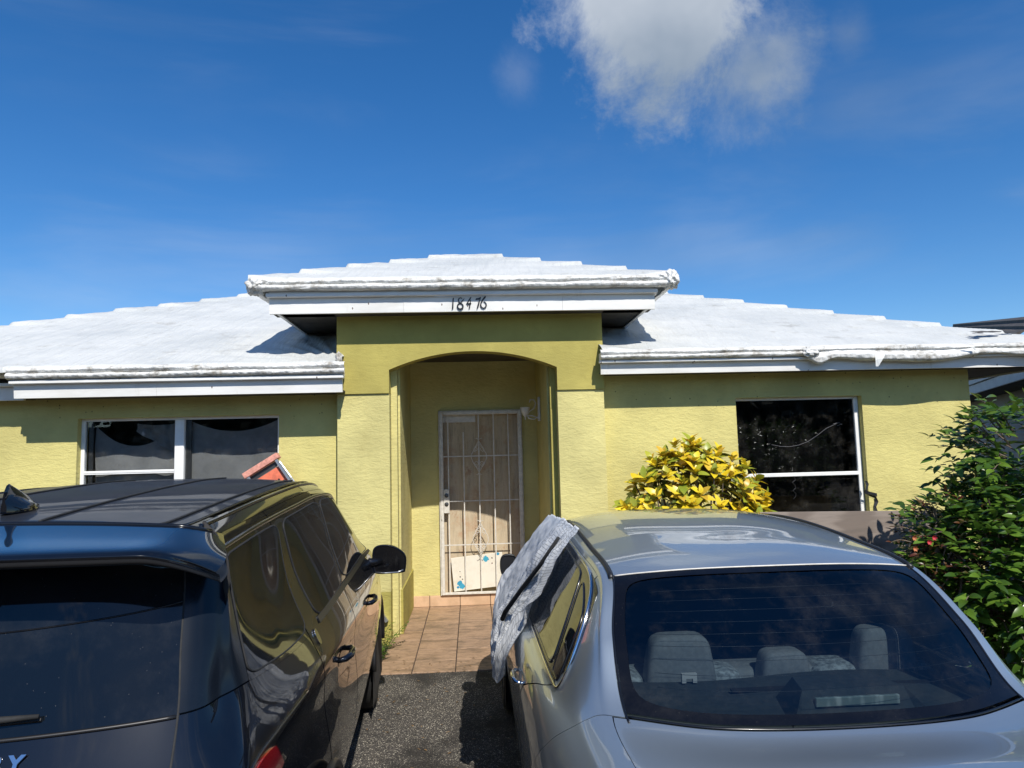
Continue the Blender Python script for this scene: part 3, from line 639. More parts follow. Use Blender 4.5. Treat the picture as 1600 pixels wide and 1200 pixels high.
K(MB().grid([[(4.86, 6.66, 2.685), (4.90, 6.66, 2.69)], [(4.93, 6.645, 2.655), (4.965, 6.65, 2.665)], [(4.965, 6.65, 2.625), (4.975, 6.65, 2.63)]]).out('torn_flap', 'tarpaulin'), tar3)
# side hems of the raised roof and the bunched corners
def bunch(c, r, seed, parent, sc_=(1, 1, 1)):
    n = 34; P = []
    for i in range(n+1):
        th = math.pi*i/n; row = []
        for j in range(2*n+1):
            ph = 2*math.pi*j/(2*n); d_ = Vector((math.sin(th)*math.cos(ph), math.sin(th)*math.sin(ph), math.cos(th)))
            k = 1+.30*mn.noise(d_*2.3+Vector((seed, 0, 0)))+.20*abs(mn.noise(d_*5.5+Vector((0, seed, 0))))-.10*abs(mn.noise(d_*11+Vector((0, 0, seed))))
            row.append((c[0]+d_.x*r*k*sc_[0], c[1]+d_.y*r*k*sc_[1], c[2]+d_.z*r*k*sc_[2]))
        P.append(row)
    return K(MB().grid(P).out('bunched_corner', 'crumpled_tarpaulin', smooth=True), parent)
bunch((-1.98, 6.63, 3.345), .085, 1, tar1, (1, 1.2, 1.05)); bunch((1.955, 6.63, 3.365), .085, 4, tar1, (.85, 1.2, 1.1)); bunch((-1.90, 6.60, 3.37), .05, 8, tar1, (1.6, 1, .9)); bunch((1.86, 6.60, 3.385), .045, 9, tar1, (1.8, 1, .9))
bunch((-1.235, 6.72, 2.66), .045, 2, tar2, (.7, 1, 1.3)); bunch((-4.16, 6.72, 2.545), .05, 5, tar2, (.8, 1.2, 1.1)); bunch((3.33, 6.70, 2.64), .05, 6, tar3, (1.5, .8, .9)); bunch((1.30, 6.74, 2.68), .03, 7, tar3)
for sx, x in ((-1, -2.03), (1, 1.985)):   # side edge of the sheet on the raised roof
    P = []
    for i in range(70):
        y = 6.6+1.6*i/69
        P.append([(x+sx*a+.012*mn.noise(Vector((y*8, k*1.7, sx))), y, 3.41+b+.008*mn.noise(Vector((y*11, k*2.1, 4)))) for k, (a, b) in enumerate(((-.06, .0), (0, 0), (.01, -.03), (0, -.06), (.01, -.09), (-.02, -.12), (-.07, -.125)))])
    K(MB().grid(P).out('hem', 'crumpled_tarpaulin', smooth=True), tar1)
# holes torn in the sheet (dark tiles showing) as real ragged patches
def tear(x, y, zf, L, W, seed, parent, ang=0):
    n = 18; v = []; rs = random.Random(seed)
    for i in range(n):
        t = 2*math.pi*i/n; rx = L*(.8+.35*rs.random()); ry = W*(.55+.7*rs.random()); a, b = rx*math.cos(t), ry*math.sin(t)
        xx = x+a*math.cos(ang)-b*math.sin(ang); yy = y+a*math.sin(ang)+b*math.cos(ang); v.append((xx, yy, zf(xx, yy)))
    return K(MB().add(v, [tuple(range(n))]).out('tear', 'roof_tile_dark'), parent)
def zr(x, y): return 2.705+.40*(y-6.735)+.062
def zrs(x, y): return 2.705+.40*min(y-6.735, 6.08-x)+.06
for a in ((5.36, 6.98, .17, .05, 1, -.05), (5.62, 7.04, .08, .04, 2, -.1), (5.22, 6.93, .07, .025, 3, .1)): tear(a[0], a[1], zr, a[2], a[3], a[4], tar3, a[5])


# ------------------------------------------------------------------ porch lantern
lamp = empty('wall_lantern', (.78, 7.95, 2.0), 'white scrolled wall lamp on the right side wall of the arched porch', 'wall lamp')
K(MB().box(-.028, -.001, -.03, .03, .09, .36, bev=.006).out('back_plate', 'white_enamel'), lamp)
K(MB().tube([(-.02+a, 0, b) for a, b in ((0, .14), (-.05, .11), (-.11, .12), (-.13, .16), (-.10, .20), (-.05, .23), (-.03, .29), (-.05, .33), (-.09, .33), (-.10, .30))], .007, 6).tube([(-.02, 0, .12), (-.09, 0, .15), (-.17, 0, .15)], .006, 6).out('scroll_arm', 'white_enamel'), lamp)
K(MB().lathe([(.0, .155), (.02, .15), (.03, .165), (.045, .20), (.055, .245), (.05, .243), (.0, .20)], (-.17, 0, 0), 'Z', 20).out('cup', 'white_enamel'), lamp)
K(MB().lathe([(0, .105), (.008, .11), (.006, .13), (.014, .15)], (-.17, 0, 0), 'Z', 10).out('finial', 'white_enamel'), lamp)
# ------------------------------------------------------------------ leaning painted board behind the bars
wb = MT('painted_board')
c = wb.mix(wb.ramp(wb.noise(5, 6, .7), .4, .8), (.70, .66, .56), (.58, .53, .42)); v3 = wb.n('ShaderNodeSeparateXYZ'); wb.l(wb.obj, v3.inputs[0])
def spot(cx, cz, r_, col, c):
    dx = wb.math('SUBTRACT', v3.outputs[0], cx); dz = wb.math('SUBTRACT', v3.outputs[2], cz)
    dd = wb.math('SQRT', wb.math('ADD', wb.math('MULTIPLY', dx, dx), wb.math('MULTIPLY', dz, dz)))
    dd = wb.math('ADD', dd, wb.math('MULTIPLY', wb.math('SUBTRACT', wb.noise(38, 3, .6, wb.obj), .5), r_*1.3))
    return wb.mix(wb.math('LESS_THAN', dd, r_), c, col)
for a in ((.075, .085, .030, (.03, .26, .42)), (.10, .05, .03, (.04, .30, .45)), (.05, .045, .014, (.03, .22, .4)), (.40, .33, .032, (.04, .32, .45)), (.55, .37, .018, (.04, .25, .4)), (.43, .32, .010, (.04, .25, .4)),
          (.085, .16, .007, (.03, .03, .04)), (.11, .13, .007, (.05, .04, .03)), (.475, .33, .008, (.03, .03, .03)), (.47, .27, .008, (.1, .02, .02)), (.09, .22, .006, (.08, .06, .04)), (.33, .2, .006, (.1, .1, .05))): c = spot(*a, c)
wb.set(Base_Color=c, Roughness=.6); M['painted_board'] = wb.m
b_ = MB().box(0, .60, 0, .008, 0, .385, bev=.002).out('painted_board', 'painted_board'); b_.location = (-.232, 8.436, .158); b_.rotation_euler = (0, R(-5.5), 0)
tag(b_, 'off-white board with blue paint blotches standing behind the security gate bars', 'board')
b_.rotation_euler = (0, R(-5), 0)

# ------------------------------------------------------------------ stepladder leaning at the left window
simple('faded_red', (.62, .28, .21), .6, var=.25, scale=25); simple('faded_red_panel', (.70, .17, .09), .55, var=.2, scale=18)
lad = empty('stepladder', (-2.0, 6.93, 1.675), 'old aluminium stepladder with faded red top cap tilted against the left window', 'stepladder')
lad.rotation_euler = (0, R(-31.4), 0)
# local: x across, z up the ladder, y depth
K(MB().box(-.185, .185, -.045, .05, -.028, .028, bev=.004).out('top_cap', 'faded_red'), lad)
for sx in (-1, 1):
    v = []
    rl = MB(); 
    for za, zb in ((-1.88, -.030),):
        xa = .185+.0; 
        for (c0, c1, y0, y1) in ((-.004, .0, -.04, .045), (-.028, -.004, -.04, -.036), (-.028, -.004, .041, .045)):
            w0, w1 = .165, .165+.08
            q = [(sx*(w0+c0), y0, zb), (sx*(w0+c1), y0, zb), (sx*(w0+c1), y1, zb), (sx*(w0+c0), y1, zb), (sx*(w1+c0), y0, za), (sx*(w1+c1), y0, za), (sx*(w1+c1), y1, za), (sx*(w1+c0), y1, za)]
            rl.add(q, [(0, 1, 2, 3), (7, 6, 5, 4), (0, 4, 5, 1), (1, 5, 6, 2), (2, 6, 7, 3), (3, 7, 4, 0)])
    K(rl.out('side_rail', 'aluminium'), lad)
for k in range(5): z = -.40-.33*k; K(MB().box(-.16+.014*z, .16-.014*z, -.036, .04, z-.012, z+.012, bev=.003).out('step', 'aluminium'), lad)
pan = K(MB().box(-.150, .158, .0, .012, -.40, -.088, bev=.003).out('tray', 'faded_red_panel'), lad)
K(MB().lathe([(.068, -.0035), (.075, -.0035), (.075, -.0005), (.068, -.0005), (.068, -.0035)], (-.0, 0, -.29), 'Y', 32).out('cup_ring', 'faded_red'), pan)
for x, z in ((.07, -.20), (.105, -.235), (.075, -.245)): K(MB().lathe([(0, -.002), (.010, -.002), (.010, -.0004)], (x, 0, z), 'Y', 12).out('hole', 'black_plastic'), pan)
K(MB().box(-.15, .16, .0, .01, -.080, -.035).out('brace', 'dark_metal'), lad)
K(MB().tube([(.17, -.03, -.06), (.19, -.06, -.25), (.20, -.05, -.42)], .006, 6).out('spreader', 'aluminium'), lad)
K(MB().tube([(-.17, -.03, -.06), (-.145, -.06, -.25), (-.14, -.05, -.42)], .006, 6).out('spreader', 'aluminium'), lad)

# ------------------------------------------------------------------ weathered plywood sheet in front of the bed
pw = MB().box(0, 1.95, 0, .018, 0, 1.22, bev=.002).out('plywood_sheet', 'weathered_plywood'); pw.location = (2.30, 5.98, -.04); pw.rotation_euler = (R(-2), R(1.1), 0)
tag(pw, 'grey weathered plywood sheet standing on edge in front of the dark window', 'plywood sheet')

# ================================================================== vehicles
class Net:
    """smooth surface through a table of body points (Catmull-Rom both ways)"""
    def __init__(s, P, flip=False):
        P = np.array(P, float); a = np.concatenate([2*P[:1]-P[1:2], P, 2*P[-1:]-P[-2:-1]], 0)
        s.G = np.concatenate([2*a[:, :1]-a[:, 1:2], a, 2*a[:, -1:]-a[:, -2:-1]], 1); s.n, s.m = P.shape[:2]; s.sg = -1 if flip else 1
    @staticmethod
    def w(f): return np.array([-.5*f+f*f-.5*f**3, 1-2.5*f*f+1.5*f**3, .5*f+2*f*f-1.5*f**3, -.5*f*f+.5*f**3])
    def raw(s, S, T):
        S = np.clip(S, 0, s.n-1); T = np.clip(T, 0, s.m-1); i = np.minimum(S.astype(int), s.n-2); j = np.minimum(T.astype(int), s.m-2)
        ws = s.w(S-i); wt = s.w(T-j); out = np.zeros(S.shape+(3,))
        for a in range(4):
            for b in range(4): out += (ws[a]*wt[b])[..., None]*s.G[i+a, j+b]
        return out
    def nrm(s, S, T):
        e = 1e-2; S0, S1 = np.clip(S-e, 0, s.n-1), np.clip(S+e, 0, s.n-1); T0, T1 = np.clip(T-e, 0, s.m-1), np.clip(T+e, 0, s.m-1)
        n = np.cross(s.raw(S1, T)-s.raw(S0, T), s.raw(S, T1)-s.raw(S, T0)); return s.sg*n/np.maximum(np.linalg.norm(n, axis=-1, keepdims=True), 1e-9)
    def at(s, S, T, off=0):
        S = np.asarray(S, float); T = np.asarray(T, float); p = s.raw(S, T)
        return p if off == 0 else p+s.nrm(S, T)*off
def region(sa, sb, ta, tb, nu, nv):
    A, B = np.meshgrid(np.linspace(0, 1, nu+1), np.linspace(0, 1, nv+1), indexing='ij')
    if callable(ta) or callable(tb):
        S = sa+(sb-sa)*A; f = np.vectorize(ta) if callable(ta) else (lambda x: x*0+ta); h = np.vectorize(tb) if callable(tb) else (lambda x: x*0+tb); T = f(S)+(h(S)-f(S))*B
    else:
        T = ta+(tb-ta)*B; f = np.vectorize(sa) if callable(sa) else (lambda x: x*0+sa); h = np.vectorize(sb) if callable(sb) else (lambda x: x*0+sb); S = f(T)+(h(T)-f(T))*A
    return S, T
def quadreg(c, nu, nv, rx=.06, ry=.10, cw=.25):
    """rounded quad in body coordinates; c = corners (s,t): 00,10,11,01"""
    X, Y = np.meshgrid(np.linspace(-1, 1, nu+1), np.linspace(-1, 1, nv+1), indexing='ij')
    g = lambda y: np.maximum(0, (np.abs(y)-(1-cw))/cw)**2.2
    x = X*(1-rx*g(Y)*np.abs(X)**3); y = Y*(1-ry*g(X)*np.abs(Y)**3); a = (x+1)/2; b = (y+1)/2
    c = np.array(c, float); W = lambda k: (1-a)*(1-b)*c[0][k]+a*(1-b)*c[1][k]+a*b*c[2][k]+(1-a)*b*c[3][k]
    return W(0), W(1)
def border(S, T):
    return np.concatenate([S[:, 0], S[-1, 1:], S[::-1, -1][1:], S[0, ::-1][1:-1]]), np.concatenate([T[:, 0], T[-1, 1:], T[::-1, -1][1:], T[0, ::-1][1:-1]])
class CarB:
    def __init__(s, e, mats): s.e = e
    def sheet(s, name, mat, net, ST, off=0, parent=None, thick=.0):
        P = net.at(ST[0], ST[1], off); m = MB().grid(P if net.sg > 0 else P[::-1])
        if thick:
            Q = net.at(*border(*ST), off); Q2 = net.at(*border(*ST), off-thick)
            b = len(m.v); n = len(Q); m.v += [tuple(p) for p in Q]+[tuple(p) for p in Q2]
            for i in range(n): j = (i+1) % n; m.f.append((b+i, b+j, b+n+j, b+n+i))
        return K(m.out(name, mat, smooth=True), parent or s.e)
    def line(s, name, mat, net, S, T, r, off=0, closed=False, parent=None, n=6):
        return K(MB().tube(net.at(S, T, off), r, n, closed).out(name, mat, smooth=True), parent or s.e)
def Ls(a, b, n=20): return np.linspace(a, b, n)

def wheel(par, u, v, r, wd, side, col='alloy'):
    t = K(MB().lathe([(r*.70, -wd/2), (r*.93, -wd/2), (r*.99, -wd/2+.03), (r, -wd/4), (r, wd/4), (r*.99, wd/2-.03), (r*.93, wd/2), (r*.70, wd/2), (r*.68, wd/3), (r*.68, -wd/3), (r*.70, -wd/2)], (u, v, r), 'X', 48).out('wheel', 'rubber', smooth=True), par)
    m = MB().lathe([(r*.69, -wd*.47), (r*.66, -wd*.3), (r*.66, wd*.3), (r*.69, wd*.47)], (u, v, r), 'X', 40)
    xo = u+side*wd*.36
    m.lathe([(0, xo+side*.01), (.05, xo+side*.01), (.06, xo-side*.01)], (0, v, r), 'X', 20)
    for k in range(10):
        a = 2*math.pi*k/10; c_, s_ = math.cos(a), math.sin(a)
        m.tube([(xo, v+.04*c_, r+.04*s_), (xo+side*.012, v+r*.35*c_, r+r*.35*s_), (xo+side*.008, v+r*.66*c_, r+r*.66*s_)], [.022, .014, .02], 6)
    K(m.out('rim', col, smooth=True), t)
    K(MB().lathe([(0, 0), (r*.45, 0), (r*.45, .02), (0, .02)], (u, v, r), 'X', 30).out('brake_disc', 'dark_metal'), t)

# ------------------------------------------------------------------ black SUV
suv = empty('parked_suv', (-1.375, 1.62, -.13), 'glossy black SUV with rear wiper and roof fin parked on the left', 'car', rot=(R(1.5), 0, R(3)))
UB = [.0, .35, .672, .745, .782, .812, .830, .844, .850, .852, .848, .842, .818, .74, .52, .0]       # half width at the belt
VB = [.10, .115, .19, .26, .40, .75, 1.05, 1.45, 1.95, 2.5, 3.0, 3.45, 3.9, 4.25, 4.48, 4.56]
rows = [.26, .45, .70, .92, 1.065, 1.20, 1.38, 1.56, 1.625, 1.665]
def taper(c): return [1.0, 1.0, 1.0, 1.0, 1.0, .62, .36, .12, 0, 0, .1, .3, .6, 1.0][c-2]
WT = {5: [1.245, 1.245, 1.247, 1.25, 1.248, 1.205, 1.19, 1.185, 1.18, 1.17, 1.155, 1.12, 1.02, .98, .93, .92]}
net = np.zeros((16, 10, 3))
ratio = {0: .94, 1: 1.03, 2: 1.065, 3: 1.052, 4: 1.058, 5: 1.0}
rearv = {0: .10, 1: -.07, 2: -.085, 3: -.065, 4: .005, 5: .10, 6: .165, 7: .245, 8: .33, 9: .44}
for c in range(16):
    for r_ in range(10):
        if c <= 2:
            u = (UB[c] if c < 2 else .672) if r_ < 6 else [0, .35, {6: .655, 7: .637}.get(r_, .63)][c]
            if r_ >= 8: u = [0, .33, .62][c]
            if r_ <= 4 and c == 2: u = .675
            v = rearv[r_]+{0: 0, 1: .012, 2: .085}[c]*(1 if r_ < 8 else -.9 if r_ == 9 else -.2)
            wv = rows[r_]
            if r_ == 5: wv = WT[5][c]
            if r_ == 9: wv = [1.690, 1.685, 1.668][c]
            if r_ == 8: wv = 1.635
        elif r_ <= 5:
            u = UB[c]*ratio[r_]; v = VB[c]
            if c == 3: v = rearv[r_]+.19; u = .765*ratio[r_] if r_ < 5 else .745
            if c == 4: v += (rearv[r_]-.10)*.4
            wv = WT[5][c] if r_ == 5 else rows[r_]+((1.045-.012*c-1.065+.05) if r_ == 4 and c >= 4 else 0)
            if r_ == 4: wv = [0, 0, 0, 1.08, 1.085, 1.08, 1.065, 1.05, 1.035, 1.02, 1.005, .99, .96, .92, .88, .86][c]
            if c >= 12 and r_ >= 3: wv = min(wv, [.94, .90, .86, .85][c-12]+.02*(r_-3))
            if c >= 13: u = min(u, UB[c]); v = v+(.04 if r_ <= 2 else 0)
        else:
            U = {6: .798, 7: .732, 8: .690, 9: .635}[r_]
            k_ = {6: .062, 7: .034, 8: .02, 9: .004}[r_]
            u = U*(1-k_*taper(c)); wv = rows[r_]
            v = VB[c]
            if c == 3: v = rearv[r_]+(.17 if r_ < 8 else .03 if r_ == 9 else .10); u = {6: .735, 7: .708, 8: .672, 9: .632}[r_]
            if c == 4: v += .06*(r_-5)/4
            if r_ == 7: wv = [0, 0, 0, 1.56, 1.565, 1.578, 1.583, 1.588, 1.590, 1.560][c] if c <= 9 else wv
            if r_ == 9 and c <= 9: wv = 1.670-.0*c
            if r_ == 9 and 3 <= c <= 9: wv = [1.664, 1.668, 1.675, 1.682, 1.688, 1.686, 1.655][c-3]
            if r_ == 8 and 3 <= c <= 9: wv = [1.63, 1.635, 1.640, 1.645, 1.65, 1.65, 1.615][c-3]
            if c == 9: v = [2.5, 2.42, 2.36, 2.34][r_-6]
            if c == 10: v = [2.86, 2.70, 2.66, 2.64][r_-6]; wv = [1.32, 1.46, 1.505, 1.54][r_-6]; u = [.79, .72, .68, .63][r_-6]
            if c == 11: v = [3.18, 3.00, 2.98, 2.96][r_-6]; wv = [1.20, 1.32, 1.355, 1.385][r_-6]; u = [.77, .715, .68, .64][r_-6]
            if c >= 12:
                a = [.0, .33, .66, 1.0][c-12]
                u = [.76, .55, .28, 0][c-12]; v = [3.30, 3.42, 3.50, 3.52][c-12]-.02*(r_-6); wv = [1.13, 1.12, 1.11, 1.11][c-12]+.03*(r_-6)*0.6
        net[c, r_] = (u, v, wv)
full = np.concatenate([net[:0:-1]*np.array([-1, 1, 1]), net], 0)      # left front ... rear centre (15) ... right front
W = Net(full, flip=False); Z = 15
C = CarB(suv, M)
# dark inner shell (closes every gap), then painted panels in separate sheets
C.sheet('inner_shell', 'interior_dark', W, region(2.0, 28.0, .0, 9, 90, 40), off=-.014)
gp = .006
def side(name, mat, a, b, ta, tb, nu=20, nv=20, off=0, parent=None, thick=.004):
    out = []
    f = lambda q: (lambda t: Z+(q(t) if callable(q) else q))
    g = lambda q: (lambda t: Z-(q(t) if callable(q) else q))
    o1 = C.sheet(name, mat, W, region(f(a), f(b), ta, tb, nu, nv), off, parent, thick); o2 = C.sheet(name, mat, W, region(g(b), g(a), ta, tb, nu, nv), off, parent, thick); return o1, o2
# shut lines (column value as a function of row t)
rear_door_rear = lambda t: 6.55-.55*max(0, 1-abs(t-5.2)/9)+.0*t+(.45*max(0, (3.4-t)/3.4)**1.2)-.10*max(0, t-5)
bline = lambda t: 8.05-.03*t
fline = lambda t: 10.7+.05*(5-min(t, 5))
tg = 2.0
# tailgate: painted lower part, glass, plus quarter panels
C.sheet('tailgate', 'black_paint', W, region(Z-tg+.012, Z+tg-.012, 1.25, 4.965, 50, 40), 0, None, .01)
glass_r = C.sheet('rear_window', 'privacy_glass', W, region(Z-tg+.012, Z+tg-.012, 5.0, 7.7, 60, 30), 0.0, None, .004)
C.line('window_seal', 'black_plastic', W, Ls(Z-tg+.02, Z+tg-.02, 50), np.full(50, 4.985), .005, .001, parent=glass_r)
C.line('window_edge', 'gloss_black', W, Ls(Z-tg+.02, Z+tg-.02, 50), 5.0+1.38-.20*((Ls(Z-tg+.02, Z+tg-.02, 50)-Z)/2)**2*-1, .0022, .0008, parent=glass_r)
C.sheet('rear_bumper', 'black_paint', W, region(Z-3.55, Z+3.55, .0, 1.21, 60, 14), 0.006, None, .01)
simple('satin_black', (.006, .009, .014), .20, var=.25, scale=3, spec=.35)
side('pillar_cover', 'satin_black', tg+.010, lambda t: 4.0+.0*t, 5.02, 7.96, 30, 24)
q1, q2 = side('quarter_panel', 'black_paint', tg+.012, lambda t: rear_door_rear(t)-gp*3, .0, 4.995, 50, 40)
side('quarter_panel', 'black_paint', 4.012, lambda t: rear_door_rear(t)-gp*3, 5.0, 7.98, 34, 26)
dr = side('rear_door', 'black_paint', lambda t: rear_door_rear(t)+gp*2, lambda t: bline(t)-gp*2, .45, 7.98, 30, 60)
df_ = side('front_door', 'black_paint', lambda t: bline(t)+gp*2, lambda t: fline(t)-gp*2, .45, 7.98, 34, 60)
side('fender', 'black_paint', lambda t: fline(t)+gp, 15-.001, .0, 4.99, 50, 30)
side('sill', 'black_plastic', 5.5, 11.6, .0, .44, 30, 6)
side('roof_rail_panel', 'black_paint', lambda t: 2.95, 11.0, 8.01, 9.0, 80, 8)
side('windscreen_pillar', 'black_paint', 10.7, 12.2, 5.0, 9.0, 12, 16)
side('belt_trim', 'black_plastic', 6.50, 10.65, 5.0, 5.15, 40, 3, .0045)
# glass of the sides
def sideglass(name, c, parent=(None, None), rx=.06, ry=.1, cw=.3, nu=26, nv=22):
    r_ = []
    for k, sg in ((0, 1), (1, -1)):
        S, T = quadreg(c, nu, nv, rx, ry, cw); S = Z+sg*S
        if sg < 0: S, T = S[::-1], T[::-1]
        o = C.sheet(name, 'privacy_glass', W, (S, T), .0028, parent[k], .003); r_.append(o)
        bS, bT = border(S, T); C.line('window_seal', 'rubber', W, bS, bT, .0036, .0010, True, parent=parent[k] if parent[k] is None else o if parent[k] is None else parent[k])
    return r_
quart = sideglass('quarter_window', [(4.03, 5.10), (6.02, 5.13), (6.10, 7.06), (4.05, 7.10)], (None, None), .02, .12, .22)
sideglass('window', [(6.52, 5.13), (7.93, 5.16), (7.90, 7.08), (6.30, 7.06)], dr)
sideglass('window', [(8.05, 5.16), (10.62, 5.22), (9.35, 7.06), (8.02, 7.08)], df_, .05, .10)
# frame strip over the windows and the dark door-glass sill strip
for sg in (1, -1):
    s_ = Z+sg*Ls(3.9, 10.2, 70)
    C.line('window_trim', 'black_trim', W, s_, np.full(70, 7.34), .008, .002)
    
    s3 = Z+sg*Ls(3.4, 10.2, 80); C.line('roof_rail', 'black_paint', W, s3, np.full(80, 8.80), .006, .002)
    # crease along the shoulder reads as a bright line
    # wheel arches
    for cc, tt in ((5.25, .9), (11.25, .9)):
        pass
# wheel arches cut dark and the wheels themselves
for sg in (1, -1):
    for v0 in (.93, 3.66):
        ring = []
        for k in range(25):
            a = math.pi*(k/24); y_, z_ = v0+.40*math.cos(a), .36+.40*math.sin(a); ring.append((y_, z_))
        uo = .905 if v0 < 2 else .862
        inner = [(sg*(uo+.012), y_, z_) for y_, z_ in ring]
        K(MB().tube(inner, .016, 8).out('wheel_arch', 'black_plastic', smooth=True), suv)
        K(MB().add([(sg*(uo+.004), y_, z_) for y_, z_ in ring]+[(sg*(uo+.004), v0-.40, .12), (sg*(uo+.004), v0+.40, .12)], [tuple(range(27))]).out('arch_liner', 'interior_dark'), suv)
        wheel(suv, sg*(uo-.115), v0, .355, .225, sg)
# roof: rows of points between the two top edges
tops = [2, 4, 5, 6, 7, 8, 9, 10, 11]; crown = [.020, .026, .030, .032, .033, .034, .034, .035, .035]
RP = []
for k, c in enumerate(tops):
    e = net[c, 9]; row = []
    for q in np.linspace(-1, 1, 9):
        row.append((e[0]*q, e[1]+((net[0, 9][1]-net[2, 9][1])*(1-q*q) if k == 0 else (net[0, 9][1]-net[2, 9][1])*(1-q*q)*.5 if k == 1 else .05*(1-q*q)*(k >= 6)*(k-5)), e[2]+crown[k]*(1-abs(q)**2.4)))
    RP.append(row)
RN = Net(RP, flip=False)
rf = C.sheet('roof', 'black_roof_paint', RN, region(.0, 5.95, .12, 7.88, 60, 60), .0, None, .006)
C.sheet('windscreen', 'privacy_glass', RN, region(6.0, 8.0, .2, 7.8, 24, 40), 0)
for q in (.50, 2.60, 5.40, 7.50):      # pressed grooves
    C.line('roof_groove', 'rubber', RN, Ls(.28, 5.5, 40), np.full(40, q), .004, -.0026, parent=rf)
for q in (0.12, 7.88): C.line('roof_seam', 'black_trim', RN, Ls(.0, 5.95, 50), np.full(50, q), .004, -.001, parent=rf)
# hood
HP = []
for k in (11, 12, 13, 14):
    e = net[k, 5] if k < 14 else net[14, 4]
    HP.append([(max(e[0], .5)*q*(1 if k < 14 else 1), e[1]+(.12*(1-q*q) if k < 14 else .04*(1-q*q)), e[2]+.06*(1-q*q)) for q in np.linspace(-1, 1, 7)])
C.sheet('bonnet', 'black_paint', Net(HP), region(0, 3, 0, 6, 24, 24), 0)
# spoiler: sections across the car
SP = []
for q in np.linspace(-1, 1, 41):
    a = abs(q); u = .745*q; dr_ = max(0, (a-.82)/.18)**1.8; cv = a*a
    SP.append([(u*(.985-.06*dr_), .425-.10*cv+.16*dr_, 1.6905-.022*cv-.035*dr_), (u, .27-.06*cv+.10*dr_, 1.672-.018*cv-.060*dr_), (u, .11+.02*cv+.10*dr_, 1.660-.012*cv-.075*dr_), (u, .070+.035*cv+.15*dr_, 1.650-.010*cv-.080*dr_),
               (u, .068+.036*cv+.155*dr_, 1.640-.010*cv-.080*dr_), (u, .085+.036*cv+.15*dr_, 1.622-.008*cv-.075*dr_), (u, .20+.04*cv+.09*dr_, 1.612-.004*cv-.055*dr_), (u*.97, .34+.02*cv+.02*dr_, 1.605-.03*dr_)])
SN = Net(SP, flip=True)
spo = C.sheet('spoiler', 'black_paint', SN, region(0, 40, 0, 4.05, 120, 40), 0)
C.sheet('spoiler_lip', 'black_plastic', SN, region(0, 40, 4.06, 7, 120, 20), 0, spo)
C.line('brake_light', 'black_trim', SN, Ls(15.5, 24.5, 30), np.full(30, 4.55), .009, -.003, parent=spo)
C.line('spoiler_seam', 'black_trim', SN, Ls(1, 39, 60), np.full(60, .02), .006, .0, parent=spo)
# shark fin antenna
fin = []
for k in range(15):
    a = k/14; y_ = .60+.165*(1-a); hgt = .066*min(1, (a*1.12)**.75)*(1 if a < .9 else 1-(a-.9)*3.2); wd = .034*math.sin(math.pi*min(1, .12+a*.80))
    fin.append([(wd*math.cos(t)*(1 if math.sin(t) < .4 else .30+.4*(1-math.sin(t))), y_, 1.716+max(0, math.sin(t))*hgt*1.15-.012*(math.sin(t) < .01)) for t in np.linspace(-.05, math.pi+.05, 15)])
K(MB().grid(fin).add([tuple(p) for p in fin[-1]], [tuple(range(15))]).add([tuple(p) for p in fin[0]], [tuple(range(15))]).out('roof_fin', 'black_paint', smooth=True), suv).location = (.055, -.03, -.002)
# rear wiper
wc_ = [W.at(np.array([Z+q]), np.array([5.30]))[0]+np.array([0, -.022, .0]) for q in (-.9, -.4, 0, .4, .8, 1.13)]
wp = K(MB().tube(wc_, [.013, .013, .012, .010, .009, .005], 8).out('wiper', 'rubber', smooth=True), suv)
K(MB().tube([p+np.array([0, .012, -.012]) for p in wc_], .005, 6).out('wiper_blade', 'black_plastic'), wp)
# tail lights, wrapping the corner under the shoulder
for sg in (1, -1):
    S, T = quadreg([(2.06, 3.15), (4.55, 3.2), (4.25, 3.88), (2.06, 3.88)], 24, 12, .05, .12); S = Z+sg*S
    if sg < 0: S, T = S[::-1], T[::-1]
    tl_ = C.sheet('tail_light', 'red_lens', W, (S, T), .006, None, .006)
    S, T = quadreg([(2.10, 3.25), (3.3, 3.25), (3.25, 3.80), (2.10, 3.80)], 16, 10, .05, .12); S = Z+sg*S
    if sg < 0: S, T = S[::-1], T[::-1]
    C.sheet('reversing_lens', 'clear_lens', W, (S, T), .009, tl_, .003)
    C.line('shoulder_trim', 'black_trim', W, Z+sg*Ls(2.1, 5.2, 30), np.full(30, 3.98), .0045, .001)
# door handles
for t_, cc in ((4.0, 6.85), (3.9, 9.0)):
    for sg, dd in ((1, 0), (-1, 1)):
        c0 = W.at(np.array([Z+sg*cc]), np.array([t_-.45]))[0]; c1 = W.at(np.array([Z+sg*(cc+.42)]), np.array([t_-.45]))[0]; n_ = np.array([sg, 0, .1])
        dpar = (dr if cc < 8 else df_)[dd]
        hp = [c0-n_*.003, c0+n_*.026+(c1-c0)*.08, c0+n_*.040+(c1-c0)*.35, c0+n_*.040+(c1-c0)*.7, c1+n_*.026-(c1-c0)*.05, c1-n_*.003]
        K(MB().tube(hp, [.010, .013, .014, .014, .013, .010], 10).out('handle', 'black_paint', smooth=True), dpar)
        S, T = quadreg([(cc-.02, t_-.72), (cc+.42, t_-.72), (cc+.42, t_-.22), (cc-.02, t_-.22)], 10, 8, .2, .25, .6); S = Z+sg*S
        if sg < 0: S, T = S[::-1], T[::-1]
        C.sheet('handle_cup', 'black_trim', W, (S, T), .002, dpar)
